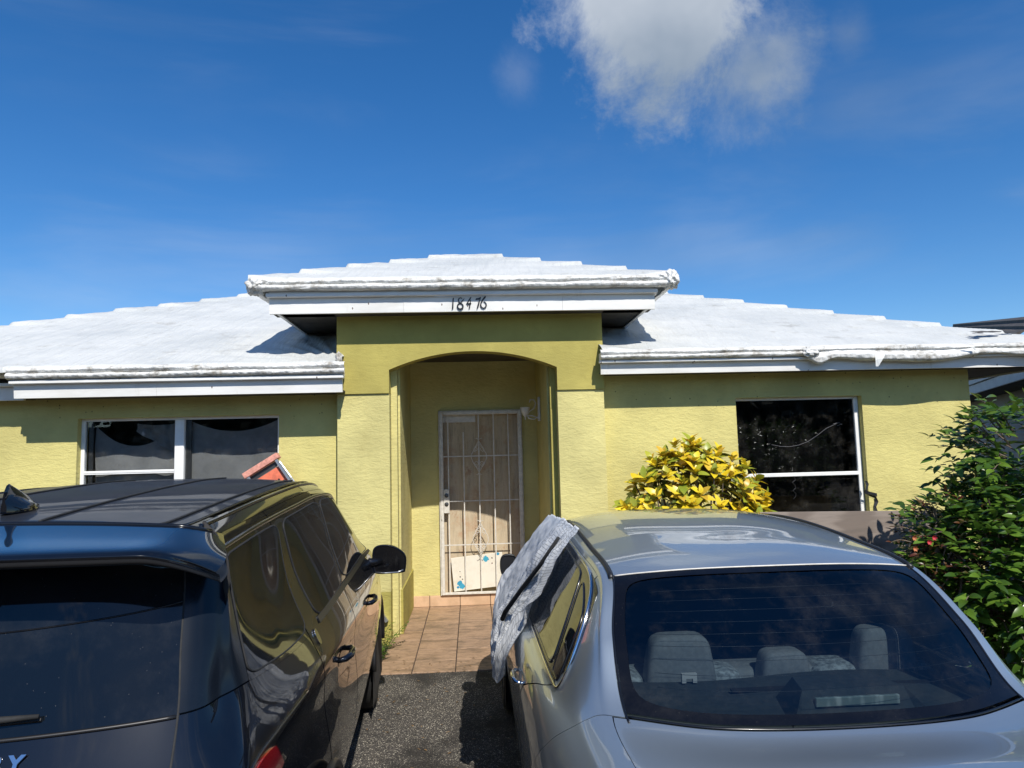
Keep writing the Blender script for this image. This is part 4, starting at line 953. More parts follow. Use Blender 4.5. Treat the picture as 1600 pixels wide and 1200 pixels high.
# oval badge behind the rear door window
S, T = quadreg([(6.17, 4.62), (6.28, 4.62), (6.28, 5.02), (6.17, 5.02)], 12, 12, .30, .30, .9)
bd = C.sheet('badge', 'chrome', W, (Z+S, T), .006, None, .003)
for sg in (1, -1): C.line('panel_seam', 'rubber', W, np.full(60, Z+sg*2.0), Ls(1.25, 7.9, 60), .0045, -.004)
# fuel flap line on the quarter panel, mirrors
for sg in (1, -1):
    m0 = Vector((sg*.865, 3.02, 1.165))
    arm = MB().tube([(sg*.80, 3.12, 1.105), (sg*.87, 3.15, 1.09), (sg*.93, 3.18, 1.09)], [.030, .028, .034], 12).out('wing_mirror', 'black_trim', smooth=True); K(arm, suv)
    cx, cy, cz = sg*.992, 3.17, 1.100
    prof = [(-.118, -.050), (-.124, .03), (-.108, .076), (-.05, .090), (.02, .080), (.085, .048), (.112, .010), (.106, -.058), (.088, -.076), (-.02, -.080), (-.098, -.076)]
    # smooth closed outline
    pp = []
    n_ = len(prof)
    for i in range(n_):
        for k in range(4):
            f_ = k/4; P4 = [np.array(prof[(i+d_) % n_])*np.array((.94, 1.12)) for d_ in (-1, 0, 1, 2)]; ww = Net.w(np.float64(f_)); pp.append(sum(ww[a]*P4[a] for a in range(4)))
    ringsv = []
    for (yy, s_) in ((-.018, .90), (-.024, .97), (-.012, 1.0), (.03, .97), (.08, .80), (.11, .50), (.12, .12)):
        ringsv.append([(cx+sg*p[0]*s_, cy+yy, cz+p[1]*s_) for p in pp]+[(cx+sg*pp[0][0]*s_, cy+yy, cz+pp[0][1]*s_)])
    K(MB().grid(ringsv).out('mirror_shell', 'black_paint', smooth=True), arm)
    K(MB().add([(cx+sg*p[0]*.90, cy-.016, cz+p[1]*.90) for p in pp], [tuple(range(len(pp)))[::(1 if sg > 0 else -1)]]).out('mirror_glass', 'mirror_glass' if 'mirror_glass' in M else 'gloss_black'), arm)
    K(MB().tube([(cx+sg*a, cy-.022, cz+b) for a, b in ((-.095, -.076), (-.03, -.082), (.05, -.080), (.085, -.066))], .005, 6).out('mirror_trim', 'alloy', smooth=True), arm)
# lettering across the tailgate
def text_mesh(txt, size, depth, name, mat, parent, spacing=1.0):
    cu = bpy.data.curves.new(name, 'FONT'); cu.body = txt; cu.size = size; cu.extrude = depth; cu.align_x = 'CENTER'; cu.space_character = spacing; cu.offset = .002
    o = bpy.data.objects.new(name, cu); COL.objects.link(o); dg = bpy.context.evaluated_depsgraph_get(); me = bpy.data.meshes.new_from_object(o.evaluated_get(dg))
    bpy.data.objects.remove(o); me.materials.clear(); me.materials.append(M[mat]); q = bpy.data.objects.new(name, me); COL.objects.link(q); return K(q, parent)
tx = text_mesh('DISCOVERY', .048, .002, 'lettering', 'chrome', suv, 1.5)
wx = max(v.co.x for v in tx.data.vertices); pz = W.at(np.array([Z+1.0]), np.array([4.66]))[0]
tx.location = (.385-wx, pz[1]-.006, pz[2]); tx.rotation_euler = (R(90-30), 0, 0)

# ------------------------------------------------------------------ silver sedan
sed = empty('parked_sedan', (1.06, 1.35, -.13), 'silver blue sedan with a cloth draped over its left side parked on the right', 'car', rot=(R(1.5), 0, 0))
def st(*p): return p
T_ = [
 # j: 0 centre,1,2 glass/deck edge,3 door-glass top,4 glass mid,5 belt,6 shoulder,7 handle,8 low,9 sill
 st((0,.05,.32),(.36,.06,.32),(.62,.10,.32),(.70,.16,.32),(.75,.22,.32),(.78,.28,.32),(.81,.36,.32),(.83,.44,.31),(.835,.50,.29),(.83,.55,.27)),
 st((0,-.02,.62),(.36,.0,.62),(.62,.05,.63),(.70,.12,.64),(.745,.18,.65),(.775,.25,.65),(.82,.38,.64),(.855,.52,.58),(.86,.60,.45),(.84,.66,.27)),
 st((0,.03,.90),(.36,.04,.90),(.60,.09,.895),(.675,.15,.885),(.715,.21,.875),(.745,.28,.865),(.80,.42,.82),(.86,.62,.70),(.865,.72,.50),(.84,.80,.26)),
 st((0,.12,1.045),(.36,.13,1.04),(.585,.17,1.02),(.655,.22,1.00),(.70,.27,.98),(.735,.34,.955),(.80,.50,.875),(.865,.75,.73),(.87,.85,.50),(.845,.95,.25)),
 st((0,.42,1.06),(.36,.42,1.055),(.60,.44,1.035),(.665,.48,1.02),(.71,.52,1.00),(.745,.58,.975),(.815,.74,.89),(.870,.98,.745),(.87,1.05,.50),(.845,1.1,.25)),
 st((0,.735,1.035),(.36,.755,1.04),(.62,.86,1.045),(.685,.90,1.04),(.725,.92,1.02),(.76,.95,.99),(.83,1.05,.905),(.872,1.2,.755),(.87,1.25,.50),(.845,1.3,.25)),
 st((0,.985,1.225),(.34,1.005,1.225),(.607,1.085,1.215),(.655,1.105,1.195),(.715,1.13,1.10),(.775,1.18,.995),(.838,1.28,.915),(.872,1.42,.765),(.87,1.45,.50),(.845,1.5,.25)),
 st((0,1.245,1.395),(.31,1.255,1.39),(.560,1.305,1.365),(.608,1.33,1.335),(.695,1.38,1.18),(.785,1.45,1.0),(.842,1.55,.925),(.873,1.65,.775),(.87,1.7,.50),(.845,1.7,.25)),
 st((0,1.70,1.452),(.31,1.70,1.445),(.562,1.72,1.408),(.612,1.74,1.372),(.705,1.80,1.19),(.79,1.88,1.0),(.845,1.95,.93),(.873,2.0,.78),(.87,2.0,.50),(.845,2.0,.25)),
 st((0,2.15,1.476),(.31,2.15,1.468),(.562,2.15,1.428),(.612,2.17,1.390),(.705,2.22,1.19),(.795,2.3,.995),(.847,2.4,.93),(.873,2.4,.78),(.87,2.4,.5),(.845,2.4,.25)),
 st((0,2.60,1.462),(.31,2.58,1.455),(.560,2.52,1.418),(.610,2.52,1.385),(.705,2.60,1.18),(.80,2.75,.985),(.848,2.8,.92),(.873,2.8,.775),(.87,2.8,.5),(.845,2.8,.25)),
 st((0,3.02,1.40),(.31,2.98,1.395),(.575,2.88,1.365),(.625,2.88,1.330),(.73,3.0,1.13),(.80,3.15,.97),(.848,3.2,.905),(.872,3.2,.765),(.87,3.2,.5),(.845,3.2,.25)),
 st((0,3.45,1.21),(.34,3.40,1.21),(.65,3.25,1.19),(.70,3.25,1.16),(.765,3.35,1.03),(.80,3.45,.95),(.845,3.5,.89),(.868,3.55,.75),(.865,3.55,.5),(.84,3.55,.25)),
 st((0,3.88,.99),(.38,3.82,.99),(.71,3.65,.985),(.745,3.66,.975),(.775,3.7,.955),(.795,3.75,.93),(.835,3.8,.86),(.86,3.8,.73),(.855,3.8,.5),(.84,3.8,.25)),
 st((0,4.30,.90),(.38,4.27,.895),(.66,4.2,.875),(.71,4.2,.865),(.74,4.2,.85),(.765,4.2,.83),(.80,4.2,.78),(.83,4.2,.68),(.83,4.2,.48),(.82,4.2,.25)),
 st((0,4.74,.72),(.38,4.68,.72),(.58,4.58,.71),(.64,4.52,.70),(.67,4.48,.69),(.69,4.45,.67),(.73,4.42,.62),(.77,4.4,.56),(.78,4.4,.42),(.78,4.4,.25)),
 st((0,4.82,.35),(.38,4.78,.35),(.58,4.68,.35),(.64,4.62,.35),(.68,4.58,.35),(.70,4.55,.34),(.73,4.52,.33),(.76,4.5,.31),(.77,4.48,.28),(.77,4.46,.25)),
]
A_ = np.array(T_); sfull = np.concatenate([A_[:, :0:-1]*np.array([-1, 1, 1]), A_], 1)      # columns: left sill 0 ... centre 9 ... right sill 18
N2 = Net(sfull, flip=True); Y9 = 9
C2 = CarB(sed, M)
def both(name, mat, sa, sb, ta, tb, nu=30, nv=20, off=0, thick=.004, parent=(None, None)):
    """rows given from the centre (0) to the sill (9); made on both flanks"""
    f = lambda q: (q if callable(q) else (lambda x: q)); fa, fb = f(ta), f(tb)
    if callable(sa) or callable(sb):
        ga, gb = f(sa), f(sb)
        o1 = C2.sheet(name, mat, N2, region(lambda t: ga(t-9), lambda t: gb(t-9), 9+ta, 9+tb, nu, nv), off, parent[0], thick)
        o2 = C2.sheet(name, mat, N2, region(lambda t: ga(9-t), lambda t: gb(9-t), 9-tb, 9-ta, nu, nv), off, parent[1], thick)
    else:
        o1 = C2.sheet(name, mat, N2, region(sa, sb, lambda s: 9+fa(s), lambda s: 9+fb(s), nu, nv), off, parent[0], thick)
        o2 = C2.sheet(name, mat, N2, region(sa, sb, lambda s: 9-fb(s), lambda s: 9-fa(s), nu, nv), off, parent[1], thick)
    return o1, o2
# shell only below the belt so that the cabin stays hollow
C2.sheet('inner_shell', 'interior_dark', N2, region(.3, 15.5, 0, 3.9, 60, 16), -.03); C2.sheet('inner_shell', 'interior_dark', N2, region(.3, 15.5, 14.1, 18, 60, 16), -.03)
C2.sheet('headliner', 'interior_dark', N2, region(7.06, 11, 4.5, 13.5, 30, 30), -.035)
C2.sheet('pillar_lining', 'interior_dark', N2, region(5.1, 13.5, 4.2, 6.9, 30, 20), -.010); C2.sheet('pillar_lining', 'interior_dark', N2, region(5.1, 13.5, 11.1, 13.8, 30, 20), -.010)
C2.sheet('boot_lining', 'interior_dark', N2, region(.3, 4.9, 3.5, 14.5, 30, 30), -.03)
C2.sheet('nose_lining', 'interior_dark', N2, region(12.7, 15.5, 3.5, 14.5, 30, 30), -.03)
C2.sheet('roof', 'silver_paint', N2, region(7.02, 10.98, 9-1.95, 9+1.95, 60, 50), 0, None, .006)
# rear window with black painted margin
rw = C2.sheet('rear_window', 'car_glass', N2, region(5.03, 6.985, 9-1.95, 9+1.95, 40, 50), -.002)
def frit(sa, sb, ta, tb, nu, nv): return C2.sheet('window_margin', 'gloss_black', N2, region(sa, sb, ta, tb, nu, nv), .0006, rw)
def fr_l(t):  return 5.17+.0*t
fb_ = lambda x: 1.95-(.40+.0)+.0
# margin: rounded opening described by a superellipse-like edge
cs, ct, hs_, ht = 6.03, 9.0, .86, 1.78
FR = [[], []]
for k in range(121):
    a = 2*math.pi*k/120; ca, sa_ = math.cos(a), math.sin(a); p_ = 9
    rr2 = (abs(ca)**p_+abs(sa_)**p_)**(-1/p_); FR[0].append((cs+hs_*ca*rr2, ct+ht*sa_*rr2))
    ro = min(.975/max(abs(ca), 1e-6), 1.0/max(abs(sa_), 1e-6)); rr3 = 1/max(abs(ca), abs(sa_))
    FR[1].append((6.008+.972*ca*rr3, 9+1.945*sa_*rr3))
FS = np.array([[FR[0][k][0]+(FR[1][k][0]-FR[0][k][0])*b for b in (0, .5, 1)] for k in range(121)]); FT = np.array([[FR[0][k][1]+(FR[1][k][1]-FR[0][k][1])*b for b in (0, .5, 1)] for k in range(121)])
C2.sheet('window_margin', 'gloss_black', N2, (FS, FT), .0008, rw)
for k in range(9):     # heating wires
    sv = 5.42+.155*k; C2.line('heating_wire', 'dark_metal', N2, np.full(30, sv), Ls(9-1.5, 9+1.5, 30), .0007, -.004, parent=rw, n=4)
C2.line('roof_edge_strip', 'white_enamel', N2, np.full(50, 7.0), Ls(9-1.93, 9+1.93, 50), .003, .0012)
C2.sheet('windscreen', 'privacy_glass', N2, region(11.02, 12.98, 9-1.93, 9+1.93, 30, 40), 0)
C2.sheet('bonnet', 'silver_paint', N2, region(13.03, 15.9, 9-2.6, 9+2.6, 40, 40), 0)
both('fender', 'silver_paint', 11.6, 15.95, lambda s: 5.0, 9.0, 40, 30)
both('fender_top', 'silver_paint', 13.0, 15.95, 2.62, 4.99, 30, 14)
# boot lid: narrower at the window, wider aft
lid = lambda s: 2.30+.75*min(1, max(0, (4.95-s)/2.2))**.8
C2.sheet('boot_lid', 'silver_paint', N2, region(.9, 4.955, lambda s: 9-lid(s)+.02, lambda s: 9+lid(s)-.02, 60, 60), 0, None, .008)
both('quarter_panel', 'silver_paint', 1.2, 4.97, lambda s: lid(s)+.02, 9.0, 50, 50)
door_rear = lambda t: 7.15-.0*t+(-.65*max(0, 1-abs(t-5.0)/1.6)) + (1.35*max(0, (t-5.9)/3.1)**1.3 if t > 5.9 else 0)
both('quarter_panel', 'silver_paint', lambda t: 4.98, lambda t: door_rear(t)-.02, 2.0, 9.0, 40, 60)
def upper(t): return door_rear(t)
dR = both('rear_door', 'silver_paint', lambda t: door_rear(t)+.02, lambda t: 9.1+.05*(t-5), 2.9, 8.9, 30, 60)
dF = both('front_door', 'silver_paint', lambda t: 9.13+.05*(t-5), lambda t: 12.1-.25*max(0, 5-t), 2.9, 8.9, 34, 60)
both('roof_side', 'silver_paint', 4.98, 12.98, 2.05, 2.88, 70, 10)
for sg in (1, -1):
    ss = Ls(6.96, 11.2, 50); C2.line('roof_strip', 'black_plastic', N2, ss, np.full(50, 9+sg*2.02), .010, .002)
    ss = Ls(4.9, 7.0, 30); C2.line('window_seal', 'black_trim', N2, ss, np.full(30, 9+sg*1.97), .004, .0)
C2.line('window_seal', 'black_trim', N2, np.full(40, 4.985), Ls(9-1.95, 9+1.95, 40), .004, .0)
C2.sheet('rear_bumper', 'silver_paint', N2, region(.0, .88, 9-7.5, 9+7.5, 20, 70), .004)
# side windows: rear door glass with the pointed rear end, front glass, quarter light
def glass2(name, c, par, mat='privacy_glass', rx=.05, ry=.06, cw=.25, chrome=False, off=.0025):
    for k, sg in ((0, 1), (1, -1)):
        S, T = quadreg(c, 26, 20, rx, ry, cw); T = 9+sg*T
        if sg < 0: S, T = S[:, ::-1], T[:, ::-1]
        o = C2.sheet(name, mat, N2, (S, T), off, par[k], .003)
        bS, bT = border(S, T); C2.line('window_seal', 'black_trim', N2, bS, bT, .006, .001, True, parent=par[k])
both('window_surround', 'black_trim', lambda t: 6.30+.42*abs(t-4.25)**1.2-.25*(t > 4.9)*(t-4.9), lambda t: 12.0-.2*(5-t), 3.04, 4.98, 60, 20, .0018, .002)
glass2('quarter_light', [(6.42, 4.87), (6.85, 4.87), (7.45, 3.3), (6.80, 3.7)], dR, rx=.10, ry=.12, cw=.4, off=.0045)
glass2('window', [(6.98, 4.88), (9.05, 4.88), (9.0, 3.18), (7.58, 3.22)], dR, off=.0045)
glass2('window', [(9.22, 4.88), (11.85, 4.9), (10.9, 3.2), (9.16, 3.18)], dF, off=.0045)
for sg in (1, -1):
    # bright window moulding: belt line, kick up at the rear, then forward over the doors
    pts = [(11.9, 5.0), (10.5, 5.0), (9.0, 5.0), (7.5, 5.0), (6.6, 5.0), (6.30, 4.98), (6.24, 4.80), (6.32, 4.35), (6.50, 3.9), (6.8, 3.45), (7.3, 3.10), (8.0, 3.0), (9.5, 3.0), (10.9, 3.02)]
    pf = []
    for i in range(len(pts)-1):
        for k in range(5):
            P4 = [np.array(pts[min(max(i+d_, 0), len(pts)-1)]) for d_ in (-1, 0, 1, 2)]; ww = Net.w(np.float64(k/5)); pf.append(sum(ww[a]*P4[a] for a in range(4)))
    pf = np.array(pf); C2.line('window_moulding', 'chrome', N2, pf[:, 0], 9+sg*pf[:, 1], .0065, .003)
# handles
for cc, par in ((7.55, dR), (9.75, dF)):
    for sg, k in ((1, 0), (-1, 1)):
        c0 = N2.at(np.array([cc]), np.array([9+sg*6.75]))[0]; c1 = N2.at(np.array([cc+.42]), np.array([9+sg*6.72]))[0]; n_ = np.array([sg, 0, .12])
        K(MB().tube([c0-n_*.004, c0+n_*.020+(c1-c0)*.08, c0+n_*.030+(c1-c0)*.35, c0+n_*.030+(c1-c0)*.7, c1+n_*.020-(c1-c0)*.05, c1-n_*.004], [.007, .009, .010, .010, .009, .007], 10).out('handle', 'chrome', smooth=True), par[k])
# tail lights
for sg in (1, -1):
    S, T = quadreg([(1.55, 3.0), (2.75, 3.1), (2.75, 6.2), (1.6, 6.0)], 14, 24, .1, .05); T = 9+sg*T
    if sg < 0: S, T = S[:, ::-1], T[:, ::-1]
    C2.sheet('tail_light', 'red_lens', N2, (S, T), .006, None, .005)
for sg in (1, -1):
    for v0 in (1.02, 3.80):
        uo = .875 if v0 < 2 else .868
        ring = [(v0+.365*math.cos(math.pi*k/24), .33+.365*math.sin(math.pi*k/24)) for k in range(25)]
        K(MB().tube([(sg*(uo+.004), a, b) for a, b in ring], .010, 8).out('wheel_arch', 'silver_paint', smooth=True), sed)
        K(MB().add([(sg*(uo+.002), a, b) for a, b in ring]+[(sg*(uo+.002), v0-.365, .12), (sg*(uo+.002), v0+.365, .12)], [tuple(range(27))]).out('arch_liner', 'interior_dark'), sed)
        wheel(sed, sg*(uo-.10), v0, .325, .215, sg)
# mirror housings (the left one peeks out behind the cloth)
for sg in (1, -1):
    arm = K(MB().tube([(sg*.80, 3.22, 1.01), (sg*.86, 3.24, 1.03)], [.03, .035], 10).out('wing_mirror', 'black_plastic', smooth=True), sed)
    rg = []
    for (yy, s_) in ((-.01, .9), (-.02, 1.0), (.03, 1.0), (.09, .75), (.12, .3)):
        rg.append([(sg*.840+.055*s_*math.copysign(abs(math.cos(t))**.7, math.cos(t)), 3.24+yy, 1.07+.07*s_*math.copysign(abs(math.sin(t))**.7, math.sin(t))) for t in np.linspace(0, 2*math.pi, 33)])
    K(MB().grid(rg).add(rg[0][:-1], [tuple(range(32))]).out('mirror_shell', 'black_plastic', smooth=True), arm)
# cabin: parcel shelf, high brake light, seats and head rests
K(MB().grid([[(x, y, .985-.02*(y < .8)+.01*math.sin(x*6)) for y in (.66, .8, 1.0, 1.2, 1.32)] for x in np.linspace(-.66, .66, 12)]).out('parcel_shelf', 'shelf_felt', smooth=True), sed)
K(MB().box(-.18, .66, 1.17, 1.19, .985, .993).out('shelf_seam', 'interior_dark'), sed)
bl = K(MB().add([(-.11, .86, .972), (.37, .86, .972), (.31, 1.12, .98), (-.05, 1.12, .98), (-.035, .945, 1.065), (.295, .945, 1.065), (.265, 1.08, 1.06), (-.005, 1.08, 1.06), (-.055, .915, .995), (.315, .915, .995)],
   [(0, 1, 9, 8), (8, 9, 5, 4), (1, 2, 6, 5), (1, 5, 9), (2, 3, 7, 6), (3, 0, 4, 7), (0, 8, 4), (4, 5, 6, 7)]).out('high_brake_light', 'shelf_felt'), sed)
t = MT('brake_lens'); t.set(Base_Color=t.mix(t.ramp(t.vor(45, t.mapv(t.obj, (1, 1, .2))), .2, .6), (.55, .62, .58), (.25, .32, .30)), Roughness=.2); M['brake_lens'] = t.m
K(MB().box(-.005, .265, .916, .928, 1.020, 1.048, bev=.002).out('brake_lens', 'brake_lens'), bl)
def soft(name, mat, c, h, par, k=.35, taperx=.15):
    n = 14; P = []
    for i in range(n+1):
        th = math.pi*i/n-math.pi/2; row = []
        for j in range(2*n+1):
            ph = math.pi*j/n; f = lambda x: math.copysign(abs(x)**k, x)
            x, y, z = f(math.cos(th))*f(math.cos(ph)), f(math.cos(th))*f(math.sin(ph)), f(math.sin(th)); row.append((c[0]+h[0]*x*(1-taperx*z), c[1]+h[1]*y, c[2]+h[2]*z))
        P.append(row)
    return K(MB().grid(P).out(name, mat, smooth=True), par)
seat = soft('rear_seat', 'seat_fabric', (.02, 1.52, .75), (.66, .09, .22), sed, .3, .02)
for a, b in ((-.62, -.50), (-.26, -.12), (.22, .40), (.52, .63)): soft('bolster', 'seat_pattern', ((a+b)/2+.04, 1.47, .935), ((b-a)/2+.04, .085, .050), seat, .5, .2)
for x, h_, w_ in ((-.295, .105, .125), (.105, .068, .092), (.50, .105, .112)):
    soft('headrest', 'seat_fabric', (x, 1.41, .915+h_), (w_, .055, h_), sed, .38, .14)
for x in (-.36, .42):
    f_ = soft('front_seat', 'interior_dark', (x, 2.25, .90), (.24, .08, .38), sed, .35, .1); soft('headrest', 'interior_dark', (x, 2.25, 1.36-.06), (.13, .05, .08), f_, .4, .1)
K(MB().box(-.70, .70, .62, 3.6, .30, .34).out('floor_pan', 'interior_dark'), sed)
K(MB().box(-.74, .74, 3.05, 3.55, .6, .98, bev=.03).out('dashboard', 'interior_dark'), sed)
K(MB().box(-.32, -.265, 1.285, 1.30, .998, 1.015).box(-.32, -.305, 1.285, 1.30, .983, .998).box(-.28, -.265, 1.285, 1.30, .983, .998).out('isofix_tag', 'white_paint'), sed)

# ------------------------------------------------------------------ cloths hanging over the sedan's left side
def hatch():
    t = MT('hatched_cloth')
    fa = t.n('ShaderNodeAttribute'); fa.attribute_name = 'fa'; ft = t.n('ShaderNodeAttribute'); ft.attribute_name = 'ft'
    wob = t.math('MULTIPLY', t.math('SUBTRACT', t.noise(9, 3, .6), .5), 1.6)
    rowv = t.math('ADD', t.math('MULTIPLY', ft.outputs['Fac'], 6.0), wob); rowi = t.math('FLOOR', rowv)
    border_ = t.math('LESS_THAN', t.math('FRACT', rowv), .10)
    ph = t.math('MULTIPLY', t.math('SINE', t.math('MULTIPLY', rowi, 12.7)), 3.0)
    skew = t.math('MULTIPLY', t.math('FRACT', rowv), t.math('MULTIPLY', t.math('SINE', t.math('MULTIPLY', rowi, 5.3)), .9))
    dash = t.math('LESS_THAN', t.math('FRACT', t.math('ADD', t.math('ADD', t.math('MULTIPLY', fa.outputs['Fac'], 9.5), ph), t.math('ADD', skew, wob))), .20)
    k = t.math('MAXIMUM', dash, border_)
    c = t.mix(t.math('MULTIPLY', k, .55), (.90, .91, .91), (.05, .06, .07)); t.set(Base_Color=c, Roughness=.9, Specular_IOR_Level=.1); t.bump(t.noise(70, 3), .2, .002); M['hatched_cloth'] = t.m
    t = MT('thin_cloth'); t.set(Base_Color=t.mix(t.ramp(t.noise(6, 5), .3, .7), (.80, .82, .83), (.86, .87, .88)), Roughness=.85, Specular_IOR_Level=.1); t.bump(t.noise(18, 4, .6, t.mapv(t.pos, (1, 2.5, .7))), .3, .006); M['thin_cloth'] = t.m
    for nm_, c_ in (('thin_cloth', (.85, .87, .88, 1)), ('hatched_cloth', (.8, .81, .81, 1))):
        tt = M[nm_].node_tree; pr = [n for n in tt.nodes if n.type == 'BSDF_PRINCIPLED'][0]; ou = [n for n in tt.nodes if n.type == 'OUTPUT_MATERIAL'][0]; tl = tt.nodes.new('ShaderNodeBsdfTranslucent'); tl.inputs[0].default_value = c_; mm = tt.nodes.new('ShaderNodeMixShader'); mm.inputs[0].default_value = .45 if nm_ == 'thin_cloth' else .35; tt.links.new(pr.outputs[0], mm.inputs[1]); tt.links.new(tl.outputs[0], mm.inputs[2]); tt.links.new(mm.outputs[0], ou.inputs[0])
hatch()
SO = Vector((1.06, 1.35, -.13)); SR = Matrix.Rotation(R(1.5), 4, 'X')
def carw(p): return SO+(SR @ Vector(p))
CL = [[(-.60,2.95,1.39),(-.61,2.55,1.43),(-.605,2.2,1.445),(-.60,1.95,1.44),(-.585,1.80,1.445)],
 [(-.71,3.05,1.25),(-.71,2.65,1.27),(-.71,2.3,1.27),(-.69,2.05,1.30),(-.665,1.90,1.31)],
 [(-.80,3.15,1.10),(-.81,2.75,1.08),(-.79,2.4,1.08),(-.765,2.15,1.12),(-.735,1.99,1.15)],
 [(-.885,3.15,.98),(-.89,2.8,.93),(-.86,2.45,.93),(-.83,2.20,.96),(-.795,2.05,1.00)],
 [(-.92,3.0,.80),(-.925,2.75,.78),(-.91,2.45,.78),(-.895,2.27,.80),(-.88,2.12,.86)],
 [(-.945,2.95,.64),(-.93,2.7,.62),(-.92,2.5,.63),(-.91,2.37,.66),(-.90,2.28,.74)],
 [(-.94,2.85,.52),(-.93,2.65,.50),(-.92,2.5,.52),(-.91,2.42,.56),(-.905,2.36,.66)]]
CN = Net(CL)
def cloth(name, mat, t0, t1, nu, nv, fold, amp, off, seed, rag=.0, label='', e0=None, e1=None):
    P = []
    for i in range(nu+1):
        a = i/nu; row = []
        lo = t0 if e0 is None else e0(a); hi = t1 if e1 is None else e1(a)
        for j in range(nv+1):
            b = j/nv; s_ = a*4.75*(1+rag*mn.noise(Vector((b*5, seed, 0)))*a); t_ = lo+(hi-lo)*b
            p = CN.at(np.float64(min(s_, 6)), np.float64(t_)); g_ = min(1, a*3+.25)
            n_ = amp*g_*(math.sin(t_*fold+seed+1.6*mn.noise(Vector((a*2.5, t_*1.2, seed))))+.8*mn.noise(Vector((a*6, t_*4, seed+2))))+.006*mn.noise(Vector((a*22, t_*16, seed)))
            # outward over the roof edge, sideways over the door
            up = max(0, 1-a*4); d_ = Vector((-1+up*.6, 0, up*.8+.15)).normalized()
            q = Vector(p)+d_*(off+n_); row.append(tuple(carw(q)))
        P.append(row)
    o = MB().grid(P).out(name, mat, smooth=True)
    for an, f_ in (('fa', lambda i, j: i/nu*6), ('ft', lambda i, j: t0+(t1-t0)*j/nv)):
        at = o.data.attributes.new(an, 'FLOAT', 'POINT'); at.data.foreach_set('value', [f_(i, j) for i in range(nu+1) for j in range(nv+1)])
    sm = o.modifiers.new('thickness', 'SOLIDIFY'); sm.thickness = .0012; return o
o = cloth('thin_sheet', 'thin_cloth', 0, 2.0, 90, 80, 6.5, .016, .022, 3, .10, e1=lambda a: 2.0-.25*a)
tag(o, 'thin plain white sheet stretched from the sedan roof edge over its left door mirror', 'sheet')
o = cloth('hatched_sheet', 'hatched_cloth', 1.5, 4.0, 130, 130, 8.5, .019, .038, 8, .22, e0=lambda a: 1.9-.75*a, e1=lambda a: 3.95 if a < .42 else 3.95-.55*min(1, (a-.42)/.2))
tag(o, 'white cloth with black hatched line print hanging bunched over the sedan left window', 'cloth')
fr = [carw(p) for p in ((-.68, 1.90, 1.425), (-.757, 2.03, 1.28), (-.835, 2.19, 1.14), (-.905, 2.36, 1.0), (-.92, 2.41, .95))]
K(MB().tube([Vector(SR.inverted() @ (p-SO)) for p in fr], [.008, .010, .011, .012, .012], 8).out('door_frame_edge', 'rubber', smooth=True), sed)

# ------------------------------------------------------------------ leaves and plants
def leaf_geo(L, Wd, curl=.25, fold=.25, n=5, tip=1.0):
    v = []; f = []
    for i in range(n+1):
        a = i/n; w_ = Wd*.5*(math.sin(math.pi*min(1, a**.85))**.8)*(1 if a < 1 else 0); y = L*a; z = -curl*L*a*a
        if i in (0, n): v.append((0, y, z))
        else: v += [(-w_, y, z+fold*w_), (0, y, z), (w_, y, z+fold*w_)]
    ix = lambda i, k: 0 if i == 0 else (len(v)-1 if i == n else 1+(i-1)*3+k)
    for i in range(n):
        for k in (0, 1):
            q = [ix(i, k), ix(i, k+1), ix(i+1, k+1), ix(i+1, k)]; q = list(dict.fromkeys(q))
            if len(q) > 2: f.append(tuple(q))
    return v, f
def leaf_mesh(name, mat, *a, **k):
    v, f = leaf_geo(*a, **k); me = bpy.data.meshes.new(name); me.from_pydata(v, [], f); me.materials.append(M[mat]); me.polygons.foreach_set('use_smooth', [True]*len(f)); return me
def basis(d, up=Vector((0, 0, 1)), roll=0):
    y = Vector(d).normalized(); x = y.cross(up)
    if x.length < 1e-3: x = Vector((1, 0, 0))
    x.normalize(); z = x.cross(y); m = Matrix((x, y, z)).transposed().to_4x4(); return m @ Matrix.Rotation(roll, 4, 'Y')
CAMP = Vector((0, 0, 1.72))
def foliage(thing, leaves, meshes, stuff_name, stuff_mat, cap=290, geos=None, score=None):
    """leaves = list of (matrix world, mesh index, front score); the best shown become objects, the rest one mesh"""
    leaves.sort(key=lambda q: -q[2]); inv = thing.matrix_world.inverted() if False else Matrix.Translation(-Vector(thing.location))
    for m_, k, s_ in leaves[:cap]:
        o = bpy.data.objects.new('leaf', meshes[k]); COL.objects.link(o); o.parent = thing; o.matrix_local = inv @ m_
    rest = leaves[cap:]
    if rest:
        V = []; F = []; tint = []
        for m_, k, s_ in rest:
            v, f = geos[k]; b = len(V); mm = inv @ m_; V += [tuple(mm @ Vector(p)) for p in v]; F += [tuple(i+b for i in q) for q in f]; tint += [random.random()]*len(v)
        o = link(stuff_name, V, F, stuff_mat, thing, True); at = o.data.attributes.new('tint', 'FLOAT', 'POINT'); at.data.foreach_set('value', tint); o['kind'] = 'stuff'
